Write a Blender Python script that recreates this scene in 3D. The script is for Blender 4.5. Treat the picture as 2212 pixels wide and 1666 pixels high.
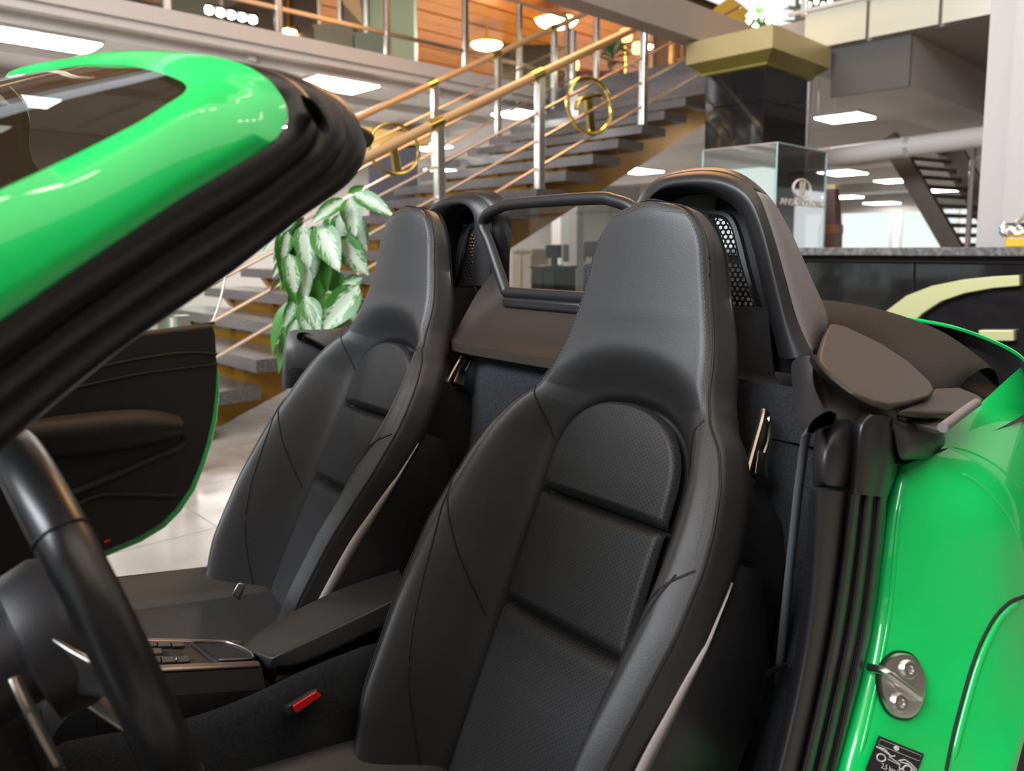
import bpy, math, random
import numpy as np
from mathutils import Vector, Matrix

random.seed(7)
rng = np.random.default_rng(7)
for o in list(bpy.data.objects):
    bpy.data.objects.remove(o)
SC = bpy.context.scene
COL = SC.collection

# ---------------------------------------------------------------- camera, world, lights, exposure
F = 1650.0; YAW = math.radians(50.4); PITCH = math.radians(6.0); CAMZ = 1.12
CX = 1106.0; HORIZON = 540.0
CY = HORIZON + F * math.tan(PITCH)
f0 = np.array([math.cos(YAW), math.sin(YAW), 0.0]); RT = np.array([math.sin(YAW), -math.cos(YAW), 0.0]); U0 = np.array([0, 0, 1.0])
FW = f0 * math.cos(PITCH) - U0 * math.sin(PITCH)
UP = U0 * math.cos(PITCH) + f0 * math.sin(PITCH)
CAM = np.array([0, 0, CAMZ])
cam_d = bpy.data.cameras.new('camera'); cam = bpy.data.objects.new('camera', cam_d); COL.objects.link(cam)
M = Matrix(((RT[0], UP[0], -FW[0], CAM[0]), (RT[1], UP[1], -FW[1], CAM[1]), (RT[2], UP[2], -FW[2], CAM[2]), (0, 0, 0, 1)))
cam.matrix_world = M
cam_d.sensor_fit = 'HORIZONTAL'; cam_d.sensor_width = 36.0
cam_d.lens = 36.0 * F / 2212.0
cam_d.shift_x = 0.0
cam_d.shift_y = (CY - 833.0) / 2212.0
cam_d.clip_start = 0.02; cam_d.clip_end = 200
cam_d.dof.use_dof = True; cam_d.dof.focus_distance = 1.35; cam_d.dof.aperture_fstop = 4.2
SC.camera = cam

world = bpy.data.worlds.new('daylight'); SC.world = world; world.use_nodes = True
bg = world.node_tree.nodes['Background']
bg.inputs[0].default_value = (0.93, 0.97, 1.0, 1); bg.inputs[1].default_value = 1.15

def area(name, loc, target, sx, sy, power, color):
    d = bpy.data.lights.new(name, 'AREA'); d.shape = 'RECTANGLE'; d.size = sx; d.size_y = sy; d.energy = power; d.color = color
    o = bpy.data.objects.new(name, d); COL.objects.link(o); o.location = loc
    o.rotation_euler = (Vector(target) - Vector(loc)).to_track_quat('-Z', 'Y').to_euler()
    return o
area('clerestory_daylight', (-5.6, 1.2, 5.4), (1.0, 1.1, 1.0), 7.0, 2.6, 1350, (0.88, 0.93, 1.0))
area('upper_floor_fill', (9.0, 12.5, 3.6), (9.0, 12.5, 6.0), 9.0, 6.0, 210, (1.0, 0.72, 0.45))  # added uplight that brightens the slat ceiling; no lamp stands here
area('warm_fill', (5.6, 4.6, 6.1), (1.3, 1.2, 1.0), 3.0, 3.0, 320, (1.0, 0.53, 0.22))  # added light for the warm tint on upward faces; no pendants hang here
area('atrium_lamps', (3.2, -2.0, 6.5), (3.2, -2.0, 0), 9.0, 6.0, 330, (1.0, 0.88, 0.76))

SC.view_settings.view_transform = 'Standard'; SC.view_settings.look = 'None'
SC.view_settings.exposure = 0.0; SC.view_settings.gamma = 1.0; SC.view_settings.use_curve_mapping = False

# ---------------------------------------------------------------- points from the survey of the photograph
def ray(x, y): return FW + RT * (x - CX) / F - UP * (y - CY) / F
def on(x, y, P, n):
    d = ray(x, y); P = np.asarray(P, float); n = np.asarray(n, float)
    return CAM + d * (np.dot(P - CAM, n) / np.dot(d, n))
def pY(x, y, Y): return on(x, y, (0, Y, 0), (0, 1, 0))
def pX(x, y, X): return on(x, y, (X, 0, 0), (1, 0, 0))
def pZ(x, y, Z): return on(x, y, (0, 0, Z), (0, 0, 1))
def pD(x, y, d): return CAM + ray(x, y) * d
BA = math.radians(3.9)          # the building is turned a little against the car
U = np.array([math.cos(BA), math.sin(BA), 0]); V = np.array([-math.sin(BA), math.cos(BA), 0])
def W(u, v, z): return U * u + V * v + np.array([0, 0, z])
def uv(p): return float(p @ U), float(p @ V), float(p[2])
def bU(x, y, u): return uv(on(x, y, U * u, U))
def bV(x, y, v): return uv(on(x, y, V * v, V))
def bZ(x, y, z): return uv(pZ(x, y, z))

# ---------------------------------------------------------------- materials
MATS = {}
def mat(name, color, rough=0.5, metal=0.0, coat=0.0, spec=0.5, bump=None, noise=None, emit=None, coat_rough=0.05):
    m = bpy.data.materials.new(name); m.use_nodes = True; nt = m.node_tree; b = nt.nodes['Principled BSDF']
    b.inputs['Base Color'].default_value = (*color, 1); b.inputs['Roughness'].default_value = rough
    b.inputs['Metallic'].default_value = metal; b.inputs['Coat Weight'].default_value = coat
    b.inputs['Coat Roughness'].default_value = coat_rough; b.inputs['Specular IOR Level'].default_value = spec
    if emit:
        b.inputs['Emission Color'].default_value = (*emit[0], 1); b.inputs['Emission Strength'].default_value = emit[1]
    if noise or bump:
        tc = nt.nodes.new('ShaderNodeTexCoord')
    if noise:     # (scale, colour2, detail, low, high)
        n = nt.nodes.new('ShaderNodeTexNoise'); n.inputs['Scale'].default_value = noise[0]; n.inputs['Detail'].default_value = noise[2]
        nt.links.new(tc.outputs['Object'], n.inputs['Vector'])
        r = nt.nodes.new('ShaderNodeValToRGB'); r.color_ramp.elements[0].position = noise[3]; r.color_ramp.elements[1].position = noise[4]
        r.color_ramp.elements[0].color = (*color, 1); r.color_ramp.elements[1].color = (*noise[1], 1)
        nt.links.new(n.outputs['Fac'], r.inputs['Fac']); nt.links.new(r.outputs['Color'], b.inputs['Base Color'])
    if bump:      # (scale, strength, distance)
        n2 = nt.nodes.new('ShaderNodeTexNoise'); n2.inputs['Scale'].default_value = bump[0]; n2.inputs['Detail'].default_value = 3
        nt.links.new(tc.outputs['Object'], n2.inputs['Vector'])
        bm = nt.nodes.new('ShaderNodeBump'); bm.inputs['Strength'].default_value = bump[1]; bm.inputs['Distance'].default_value = bump[2]
        nt.links.new(n2.outputs['Fac'], bm.inputs['Height']); nt.links.new(bm.outputs['Normal'], b.inputs['Normal'])
    MATS[name] = m
    return m

def glass(name, tint, refl_rough=0.0, gloss=1.0, ior=1.45, base=0.0, diffuse=None):
    """thin pane: light passes straight through, the sheen follows the angle"""
    m = bpy.data.materials.new(name); m.use_nodes = True; nt = m.node_tree; nt.nodes.clear()
    out = nt.nodes.new('ShaderNodeOutputMaterial'); tr = nt.nodes.new('ShaderNodeBsdfTransparent'); tr.inputs[0].default_value = (*tint, 1)
    gl = nt.nodes.new('ShaderNodeBsdfGlossy'); gl.inputs['Roughness'].default_value = refl_rough; gl.inputs['Color'].default_value = (gloss, gloss, gloss, 1)
    fr = nt.nodes.new('ShaderNodeFresnel'); fr.inputs['IOR'].default_value = ior
    mx = nt.nodes.new('ShaderNodeMixShader')
    ad = nt.nodes.new('ShaderNodeMath'); ad.operation = 'ADD'; ad.use_clamp = True; ad.inputs[1].default_value = base
    gm = nt.nodes.new('ShaderNodeNewGeometry'); iv = nt.nodes.new('ShaderNodeMath'); iv.operation = 'SUBTRACT'; iv.inputs[0].default_value = 1.0
    mu = nt.nodes.new('ShaderNodeMath'); mu.operation = 'MULTIPLY'
    nt.links.new(gm.outputs['Backfacing'], iv.inputs[1]); nt.links.new(fr.outputs[0], ad.inputs[0])
    nt.links.new(ad.outputs[0], mu.inputs[0]); nt.links.new(iv.outputs[0], mu.inputs[1]); nt.links.new(mu.outputs[0], mx.inputs[0])
    src = tr
    if diffuse:
        df = nt.nodes.new('ShaderNodeBsdfDiffuse'); df.inputs[0].default_value = (*diffuse[0], 1)
        m2 = nt.nodes.new('ShaderNodeMixShader'); m2.inputs[0].default_value = diffuse[1]
        nt.links.new(tr.outputs[0], m2.inputs[1]); nt.links.new(df.outputs[0], m2.inputs[2]); src = m2
    nt.links.new(src.outputs[0], mx.inputs[1]); nt.links.new(gl.outputs[0], mx.inputs[2]); nt.links.new(mx.outputs[0], out.inputs[0])
    MATS[name] = m
    return m

leather = mat('leather', (0.014, 0.0135, 0.0142), 0.53, spec=0.75, bump=(420, 0.22, 0.0012))
leather_side = mat('leather_side', (0.014, 0.0125, 0.012), 0.5, spec=0.65, bump=(420, 0.22, 0.0012))
seam_m = mat('seam_thread', (0.004, 0.004, 0.005), 0.7)
thread = mat('stitch_thread', (0.10, 0.10, 0.11), 0.6)
plastic = mat('soft_black_plastic', (0.014, 0.0132, 0.0145), 0.42, spec=0.5, bump=(900, 0.12, 0.0006))
plastic_g = mat('gloss_black_plastic', (0.008, 0.008, 0.009), 0.2)
matt_black = mat('matt_black', (0.008, 0.008, 0.009), 0.75)
tan_plastic = mat('textured_brown_plastic', (0.028, 0.0205, 0.016), 0.52, spec=0.4, bump=(1100, 0.15, 0.0006))
fairing_m = mat('lit_fairing_grey', (0.16, 0.14, 0.135), 0.5, bump=(1100, 0.15, 0.0005))  # greyed for grazing light on the dark hoop plastic; also on the drip rail
rubber = mat('seal_rubber', (0.012, 0.0108, 0.011), 0.36, spec=0.5)
carpet = mat('carpet', (0.006, 0.0065, 0.0075), 0.95, noise=(260, (0.020, 0.022, 0.026), 4, 0.35, 0.75), bump=(700, 0.6, 0.002))
fabric = mat('soft_top_fabric', (0.010, 0.0084, 0.0072), 0.95, spec=0.25, noise=(900, (0.018, 0.015, 0.013), 2, 0.4, 0.7), bump=(1500, 0.4, 0.0006))
green = mat('green_paint', (0.003, 0.53, 0.105), 0.34, coat=0.7, spec=0.3, coat_rough=0.04)
chrome = mat('polished_steel', (0.80, 0.78, 0.76), 0.27, metal=1.0)
steel = mat('brushed_steel', (0.62, 0.60, 0.58), 0.3, metal=1.0)
dark_chrome = mat('dark_satin_metal', (0.33, 0.30, 0.27), 0.28, metal=1.0)
red_m = mat('red_button', (0.65, 0.015, 0.012), 0.35)
console_m = mat('console_metal', (0.26, 0.20, 0.17), 0.3, metal=0.7)
key_m = mat('console_key', (0.035, 0.030, 0.028), 0.35)
label_m = mat('sticker_black', (0.010, 0.010, 0.011), 0.5)
print_m = mat('sticker_print', (0.55, 0.55, 0.52), 0.6)
belt_m = mat('belt_webbing', (0.11, 0.118, 0.13), 0.75, bump=(1300, 0.5, 0.001))
wind_glass = glass('windscreen_glass', (0.10, 0.105, 0.10), ior=1.5)
defl_glass = glass('deflector_glass', (0.86, 0.85, 0.84), ior=1.4)

def leather_perforated():
    m = mat('perforated_leather', (0.014, 0.0135, 0.0142), 0.53, spec=0.75); nt = m.node_tree; b = nt.nodes['Principled BSDF']
    uvn = nt.nodes.new('ShaderNodeUVMap'); uvn.uv_map = 'flat'
    sep = nt.nodes.new('ShaderNodeSeparateXYZ'); nt.links.new(uvn.outputs[0], sep.inputs[0])
    def mth(op, a, bb=None, c=None):
        n = nt.nodes.new('ShaderNodeMath'); n.operation = op
        for i, x in enumerate((a, bb, c)):
            if x is None: continue
            if isinstance(x, (int, float)): n.inputs[i].default_value = x
            else: nt.links.new(x, n.inputs[i])
        return n.outputs[0]
    p = mth('MULTIPLY', mth('ADD', sep.outputs[0], sep.outputs[1]), 120.0); q = mth('MULTIPLY', mth('SUBTRACT', sep.outputs[0], sep.outputs[1]), 120.0)
    a = mth('SUBTRACT', mth('FRACT', p), 0.5); c = mth('SUBTRACT', mth('FRACT', q), 0.5)
    r2 = mth('ADD', mth('MULTIPLY', a, a), mth('MULTIPLY', c, c))
    hole = mth('LESS_THAN', r2, 0.013)
    mx = nt.nodes.new('ShaderNodeMix'); mx.data_type = 'RGBA'; nt.links.new(hole, mx.inputs[0])
    mx.inputs[6].default_value = (0.014, 0.0135, 0.0142, 1); mx.inputs[7].default_value = (0.002, 0.002, 0.002, 1)
    nt.links.new(mx.outputs[2], b.inputs['Base Color'])
    sp = mth('SUBTRACT', 0.5, mth('MULTIPLY', hole, 0.45)); nt.links.new(sp, b.inputs['Specular IOR Level'])
    tc = nt.nodes.new('ShaderNodeTexCoord'); n2 = nt.nodes.new('ShaderNodeTexNoise'); n2.inputs['Scale'].default_value = 420
    nt.links.new(tc.outputs['Object'], n2.inputs['Vector'])
    bm = nt.nodes.new('ShaderNodeBump'); bm.inputs['Strength'].default_value = 0.22; bm.inputs['Distance'].default_value = 0.0012
    nt.links.new(n2.outputs['Fac'], bm.inputs['Height']); nt.links.new(bm.outputs['Normal'], b.inputs['Normal'])
    return m
leather_p = leather_perforated()

# ---------------------------------------------------------------- mesh builder
class MB:
    def __init__(s): s.v = []; s.f = []; s.uv = None
    def add(s, verts, faces):
        o = len(s.v); s.v += [tuple(map(float, p)) for p in verts]; s.f += [tuple(i + o for i in f) for f in faces]; return s
    def grid(s, rows, close_u=False, flip=False, cap=False):
        n, k = len(rows), len(rows[0]); vs = [p for r in rows for p in r]; fs = []
        for i in range(n - 1):
            for j in range(k if close_u else k - 1):
                a, b = i * k + j, i * k + (j + 1) % k; c, d = b + k, a + k
                fs.append((a, d, c, b) if flip else (a, b, c, d))
        if cap and close_u:
            fs.append(tuple(range(k))[::1 if flip else -1]); fs.append(tuple((n - 1) * k + j for j in range(k))[::-1 if flip else 1])
        return s.add(vs, fs)
    def box(s, o, a, b, c):
        """corner o and three edge vectors"""
        o, a, b, c = [np.asarray(t, float) for t in (o, a, b, c)]
        if np.dot(np.cross(a, b), c) < 0: a, b = b, a
        vs = [o, o + a, o + a + b, o + b, o + c, o + a + c, o + a + b + c, o + b + c]
        return s.add(vs, [(3, 2, 1, 0), (4, 5, 6, 7), (0, 1, 5, 4), (1, 2, 6, 5), (2, 3, 7, 6), (3, 0, 4, 7)])
    def bbox(s, u0, u1, v0, v1, z0, z1):
        return s.box(W(u0, v0, z0), U * (u1 - u0), V * (v1 - v0), (0, 0, z1 - z0))
    def cbox(s, x0, x1, y0, y1, z0, z1):
        return s.box((x0, y0, z0), (x1 - x0, 0, 0), (0, y1 - y0, 0), (0, 0, z1 - z0))
    def tube(s, pts, r, n=10, closed=False, ry=None, upv=(0, 0, 1), cap=True):
        pts = [np.asarray(p, float) for p in pts]; rows = []; N = len(pts)
        rr = r if isinstance(r, (list, tuple, np.ndarray)) else [r] * N
        for i, p in enumerate(pts):
            if closed: t = pts[(i + 1) % N] - pts[i - 1]
            else: t = pts[min(i + 1, N - 1)] - pts[max(i - 1, 0)]
            t = t / (np.linalg.norm(t) + 1e-12); uvv = np.asarray(upv, float)
            if abs(t @ uvv) > 0.97: uvv = np.array([1.0, 0.13, 0])
            a = np.cross(t, uvv); a /= np.linalg.norm(a); b = np.cross(a, t)
            ra = rr[i]; rb = ra if ry is None else ra * ry
            rows.append([p + a * ra * math.cos(k * 2 * math.pi / n) + b * rb * math.sin(k * 2 * math.pi / n) for k in range(n)])
        if closed: rows.append(rows[0]); return s.grid(rows, close_u=True)
        return s.grid(rows, close_u=True, cap=cap)
    def prism(s, poly, d):
        """closed polygon of 3-D points pushed along d"""
        d = np.asarray(d, float); n = len(poly); P = [np.asarray(p, float) for p in poly]
        nrm = sum(np.cross(P[i] - P[0], P[(i + 1) % n] - P[0]) for i in range(n))
        if nrm @ d > 0: P = P[::-1]
        vs = P + [p + d for p in P]
        fs = [tuple(range(n)), tuple(range(2 * n - 1, n - 1, -1))] + [(i, i + n, (i + 1) % n + n, (i + 1) % n) for i in range(n)]
        return s.add(vs, fs)
    def lathe(s, c, prof, n=20, axis=(0, 0, 1)):
        ax = np.asarray(axis, float); ax /= np.linalg.norm(ax); h = np.array([1.0, 0, 0]) if abs(ax[0]) < 0.9 else np.array([0, 1.0, 0])
        a = np.cross(ax, h); a /= np.linalg.norm(a); b = np.cross(ax, a); c = np.asarray(c, float)
        rows = [[c + ax * z + (a * math.cos(k * 2 * math.pi / n) + b * math.sin(k * 2 * math.pi / n)) * max(r, 1e-4) for k in range(n)] for r, z in prof]
        return s.grid(rows, close_u=True, cap=True)

def setup(o, parent, label, cat, group, kind):
    COL.objects.link(o)
    if parent is not None:
        o.parent = parent; o.matrix_parent_inverse = Matrix.Translation(-parent.location) if parent.type == 'EMPTY' else Matrix.Identity(4)
    if label: o['label'] = label
    if cat: o['category'] = cat
    if group: o['group'] = group
    if kind: o['kind'] = kind
    return o

def mesh_of(name, mb, m, smooth=True, angle=38):
    me = bpy.data.meshes.new(name); me.from_pydata(mb.v, [], mb.f)
    if m is not None: me.materials.append(m)
    if mb.uv is not None:
        l = me.uv_layers.new(name='flat')
        for lp in me.loops: l.data[lp.index].uv = mb.uv[lp.vertex_index]
    if smooth:
        me.polygons.foreach_set('use_smooth', [True] * len(me.polygons))
        if angle: me.set_sharp_from_angle(angle=math.radians(angle))
    me.update(); return me

def obj(name, mb, m, parent=None, smooth=True, angle=38, bevel=0, sub=0, solid=0, label=None, cat=None, group=None, kind=None, bseg=2, soff=-1):
    o = bpy.data.objects.new(name, mesh_of(name, mb, m, smooth, 0 if sub else angle))
    setup(o, parent, label, cat, group, kind)
    if solid:
        d = o.modifiers.new('thick', 'SOLIDIFY'); d.thickness = solid; d.offset = soff
    if bevel:
        d = o.modifiers.new('bev', 'BEVEL'); d.width = bevel; d.segments = bseg; d.limit_method = 'ANGLE'; d.angle_limit = math.radians(30)
    if sub:
        d = o.modifiers.new('sub', 'SUBSURF'); d.levels = sub; d.render_levels = sub
    return o

def inst(name, me, parent, mtx, **k):
    o = bpy.data.objects.new(name, me); setup(o, parent, k.get('label'), k.get('cat'), k.get('group'), k.get('kind')); o.matrix_basis = mtx
    return o

def thing(name, loc, label, cat, group=None):
    o = bpy.data.objects.new(name, None); o.empty_display_size = 0.1; o.location = loc
    setup(o, None, label, cat, group, None)
    return o

def frame_mtx(o, a, b, c):
    a, b, c, o = [np.asarray(t, float) for t in (a, b, c, o)]
    return Matrix(((a[0], b[0], c[0], o[0]), (a[1], b[1], c[1], o[1]), (a[2], b[2], c[2], o[2]), (0, 0, 0, 1)))

def spline(pts, n):
    """Catmull-Rom through 3-D points"""
    P = [np.asarray(p, float) for p in pts]; P = [2 * P[0] - P[1]] + P + [2 * P[-1] - P[-2]]; out = []; seg = len(P) - 3
    for i in range(n):
        t = i / (n - 1) * seg; k = min(int(t), seg - 1); t -= k
        a, b, c, d = P[k:k + 4]
        out.append(0.5 * ((2 * b) + (-a + c) * t + (2 * a - 5 * b + 4 * c - d) * t * t + (-a + 3 * b - 3 * c + d) * t ** 3))
    return out

def mirror_y(mb, yc):
    r = MB(); r.v = [(x, 2 * yc - y, z) for x, y, z in mb.v]; r.f = [f[::-1] for f in mb.f]; r.uv = mb.uv; return r
# ================================================================ the showroom
white_paint = mat('white_paint', (0.60, 0.57, 0.55), 0.6)
white_wall = mat('pale_wall', (0.47, 0.44, 0.42), 0.5)
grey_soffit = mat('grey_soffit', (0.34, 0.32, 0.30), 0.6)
white_metal = mat('white_metal', (0.72, 0.70, 0.69), 0.25, metal=0.55)
alu = mat('polished_aluminium', (0.80, 0.78, 0.77), 0.22, metal=0.9)
tile_m = mat('floor_tile', (0.30, 0.285, 0.26), 0.22, spec=0.5, noise=(5.0, (0.41, 0.39, 0.36), 6, 0.35, 0.7))
grout = mat('floor_grout', (0.16, 0.15, 0.14), 0.8)
gold_paint = mat('gold_panel', (0.33, 0.165, 0.018), 0.4, metal=0.35, noise=(2.5, (0.42, 0.22, 0.03), 3, 0.3, 0.7))
gold_leaf = mat('gold_capital', (0.52, 0.42, 0.20), 0.38, metal=0.35)
gold_dark = mat('gold_capital_lip', (0.28, 0.23, 0.05), 0.35, metal=0.5)
brass = mat('brass', (0.85, 0.68, 0.20), 0.2, metal=1.0)
brass_rod = mat('copper_rod', (0.74, 0.60, 0.48), 0.28, metal=0.9)
rail_wood = mat('pale_wood_rail', (0.62, 0.38, 0.19), 0.3, coat=0.5)
granite_tread = mat('grey_granite_tread', (0.075, 0.068, 0.070), 0.2, noise=(60, (0.13, 0.12, 0.118), 4, 0.4, 0.65))
granite_top = mat('dark_granite', (0.10, 0.095, 0.10), 0.18, noise=(40, (0.24, 0.22, 0.22), 5, 0.42, 0.7))
black_tile = mat('black_granite_tile', (0.014, 0.013, 0.014), 0.07, spec=0.6, noise=(18, (0.019, 0.018, 0.019), 4, 0.4, 0.8))
wood_slat = mat('warm_wood_slat', (0.46, 0.17, 0.03), 0.32, noise=(6, (0.56, 0.24, 0.055), 4, 0.3, 0.7))
wood_wall = mat('red_wood', (0.17, 0.055, 0.022), 0.35, noise=(7, (0.26, 0.09, 0.03), 4, 0.3, 0.7))
warm_wall = mat('warm_wall', (0.50, 0.29, 0.12), 0.6)
dark_brown = mat('dark_brown_panel', (0.06, 0.04, 0.025), 0.4)
olive = mat('olive_panel', (0.16, 0.15, 0.09), 0.4)
umber = mat('umber_panel', (0.21, 0.15, 0.10), 0.5)
mint = mat('pale_green_glass_wall', (0.44, 0.50, 0.36), 0.25)
mint_pale = mat('milky_green_panel', (0.60, 0.63, 0.52), 0.2)
indigo = mat('dark_violet_board', (0.035, 0.028, 0.05), 0.45)
cream = mat('cream_cabinet', (0.55, 0.50, 0.40), 0.5)
black_furn = mat('black_furniture', (0.016, 0.016, 0.018), 0.4)
screen_blue = mat('blue_grey_panel', (0.12, 0.15, 0.20), 0.5)
panel_glow = mat('light_panel', (1, 1, 1), 0.5, emit=((1.0, 0.96, 0.92), 34.0))
warm_glow = mat('warm_lamp', (1, 0.9, 0.7), 0.5, emit=((1.0, 0.76, 0.40), 45.0))
shade_glow = mat('lamp_shade', (1, 0.7, 0.3), 0.5, emit=((1.0, 0.60, 0.20), 3.2))
spot_glow = mat('spot_bulb', (1, 1, 1), 0.5, emit=((1.0, 0.93, 0.78), 40.0))
pane_clear = glass('clear_pane', (0.93, 0.97, 0.93), ior=1.35)
pane_green = glass('green_pane', (0.80, 0.88, 0.76), ior=1.3, diffuse=((0.62, 0.70, 0.55), 0.35))
case_glass = glass('display_case_glass', (0.55, 0.57, 0.58), ior=1.5, base=0.42)
case_front = glass('display_case_front', (0.6, 0.62, 0.62), ior=1.5, base=0.72)
case_edge = mat('case_edge', (0.42, 0.62, 0.66), 0.2)
pale_print = mat('etched_print', (0.85, 0.80, 0.76), 0.6)
dark_wood = mat('dark_wood', (0.075, 0.035, 0.028), 0.35, noise=(9, (0.11, 0.05, 0.04), 4, 0.3, 0.7))
leaf_green = mat('leaf_green', (0.035, 0.16, 0.015), 0.4)

FL2 = 3.33
def st(name, mb, m, **k): return obj(name, mb, m, kind='structure', **k)

# ---- floor, laid tile by tile where the photograph shows it
floor = st('floor', MB().bbox(-9, 30, -9, 18, -0.06, -0.008), grout, smooth=False)
TS = 0.60
tb = MB().cbox(0, TS - 0.004, 0, TS - 0.004, -0.01, 0.0)
tile_me = mesh_of('floor_tile', tb, tile_m, smooth=False)
far_tile = MB()
for iu in range(-15, 50):
    for iv in range(-15, 30):
        u, v = iu * TS, iv * TS
        mtx = frame_mtx(W(u, v, 0), U, V, (0, 0, 1))
        if -0.7 < u < 5.6 and 3.0 < v < 8.4: inst('floor_tile', tile_me, floor, mtx)
        else: far_tile.box(W(u, v, -0.01), U * (TS - 0.004), V * (TS - 0.004), (0, 0, 0.01))
obj('outlying_tiles', far_tile, tile_m, floor, smooth=False, kind='stuff')

# ---- upper floors, their soffits and the roof over the atrium
st('mezzanine_slab', MB().bbox(-9, 7.9, 7.6, 15, 3.12, FL2), white_paint, smooth=False)
st('mezzanine_slab', MB().bbox(7.9, 27, 3.9, 15, 3.0, FL2), white_paint, smooth=False)
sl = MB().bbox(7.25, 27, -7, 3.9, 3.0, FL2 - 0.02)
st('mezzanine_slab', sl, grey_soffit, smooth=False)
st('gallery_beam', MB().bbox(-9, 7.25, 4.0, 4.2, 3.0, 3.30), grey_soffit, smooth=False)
bm_ = st('ceiling_beam', MB().bbox(7.3, 27, 2.6, 3.3, 2.55, 3.0), white_paint, smooth=False)
obj('shaded_end', MB().bbox(7.27, 7.30, 2.6, 3.3, 2.55, 3.0), mat('shadow_grey', (0.10, 0.095, 0.09), 0.7), bm_, smooth=False)  # dark sheet standing for the shade on the beam end
st('ceiling_beam', MB().bbox(11.5, 11.9, -7, 3.9, 2.62, 3.0), white_paint, smooth=False)
for u in (12, 15, 18.5, 22):
    st('ceiling_beam', MB().bbox(u, u + 0.3, -5, 14, 2.72, 3.0), white_paint, smooth=False)
st('fascia_trim', MB().bbox(-9, 7.9, 7.56, 7.60, 3.20, FL2 + 0.02), white_paint, smooth=False)
for v in (7.75, 8.9, 10.4):
    st('ceiling_beam', MB().bbox(-9, 7.9, v, v + 0.09, 3.02, 3.12), white_paint, smooth=False)
for u in (-1.2, 1.2, 3.6, 6.0):
    st('ceiling_beam', MB().bbox(u, u + 0.08, 7.7, 14, 3.05, 3.12), white_paint, smooth=False)
roof_v = 17.5
up_ceil = st('ceiling', MB().bbox(-9, 22, 7.6, roof_v + 1, 5.32, 5.4), dark_brown, smooth=False)
slat = mesh_of('ceiling_slat', MB().cbox(0, 22, 0, 0.42, 0, 0.05), wood_slat, smooth=False)
for k in range(21):
    inst('ceiling_slat', slat, up_ceil, frame_mtx(W(0, 7.75 + k * 0.47, 5.25 - (k % 2) * 0.012), U, V, (0, 0, 1)))
st('ceiling', MB().bbox(-9, 27, -9, 7.6, 6.6, 6.7), mat('atrium_ceiling', (0.34, 0.22, 0.12), 0.5), smooth=False)
st('wall_back', MB().bbox(-9, 27, 14.9, 15.1, 0, 3.1), white_wall, smooth=False)
st('wall_upper_far', MB().bbox(15, 15.2, -9, 7.6, FL2, 6.6), mat('olive_wall', (0.20, 0.22, 0.13), 0.5), smooth=False)
st('landing_edge', MB().bbox(7.86, 7.9, 4.2, 7.6, 2.95, FL2 + 0.005), granite_tread, smooth=False)
st('wall_upper', MB().bbox(-9, 22, roof_v, roof_v + 0.2, FL2, 5.4), warm_wall, smooth=False)
st('wall_front', MB().bbox(-9, 27, -9.2, -9.0, 0, 6.7), mat('dim_wall', (0.13, 0.115, 0.10), 0.5), smooth=False)
st('wall_left', MB().bbox(-9.2, -9.0, -9, 18, 3.4, 6.7).bbox(-9.2, -9.0, -9, 18, 0, 0.3), white_wall, smooth=False)
for k in range(9):       # glazed front behind the camera
    v0 = -9 + k * 3.0; w = st('window_%d' % (k + 20), MB().bbox(-9.15, -9.05, v0, v0 + 0.09, 0.3, 3.4).bbox(-9.15, -9.05, v0, v0 + 3.0, 1.9, 1.98), white_metal, smooth=False)
    obj('pane', MB().bbox(-9.11, -9.10, v0 + 0.09, v0 + 3.0, 0.3, 3.4), pane_clear, w, smooth=False)

# ---- far glazed wall under the right-hand upper floor
wu = 26.0
fw = MB().bbox(wu, wu + 0.2, -7, 15, 2.35, 2.93).bbox(wu, wu + 0.2, -7, 15, 0, 0.25)
st('wall_far', fw, white_wall, smooth=False)
v = -6.0; n = 1
while v < 14.5:
    w = st('window_%d' % n, MB().bbox(wu + 0.05, wu + 0.13, v, v + 0.09, 0.25, 2.35).bbox(wu + 0.05, wu + 0.13, v + 1.66, v + 1.75, 0.25, 2.35), white_metal, smooth=False)
    obj('pane', MB().bbox(wu + 0.08, wu + 0.09, v + 0.09, v + 1.66, 0.25, 2.35), pane_clear, w, smooth=False)
    v += 1.95; n += 1

# ---- lights
def ceiling_light(u, v, z, top, lu=1.18, lv=0.62, label=None, group='square light panels under the upper floors'):
    t = thing('ceiling_light', W(u, v, z), label, 'ceiling light', group)
    obj('frame', MB().bbox(u - lu / 2, u + lu / 2, v - lv / 2, v + lv / 2, z + 0.012, z + 0.045), white_metal, t, smooth=False)
    d = MB().bbox(u - lu / 2 + 0.015, u + lu / 2 - 0.015, v - lv / 2 + 0.015, v + lv / 2 - 0.015, z, z + 0.014)
    obj('diffuser', d, panel_glow, t, smooth=False, bevel=0.004)
    if top > z + 0.06:
        for su in (-1, 1):
            for sv in (-1, 1):
                obj('hanging_wire', MB().tube([W(u + su * lu * 0.42, v + sv * lv * 0.42, z + 0.04), W(u + su * lu * 0.42, v + sv * lv * 0.42, top)], 0.004, 5), steel, t)
def at_px(x, y, z): q = bZ(x, y, z); return q[0], q[1]
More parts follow.
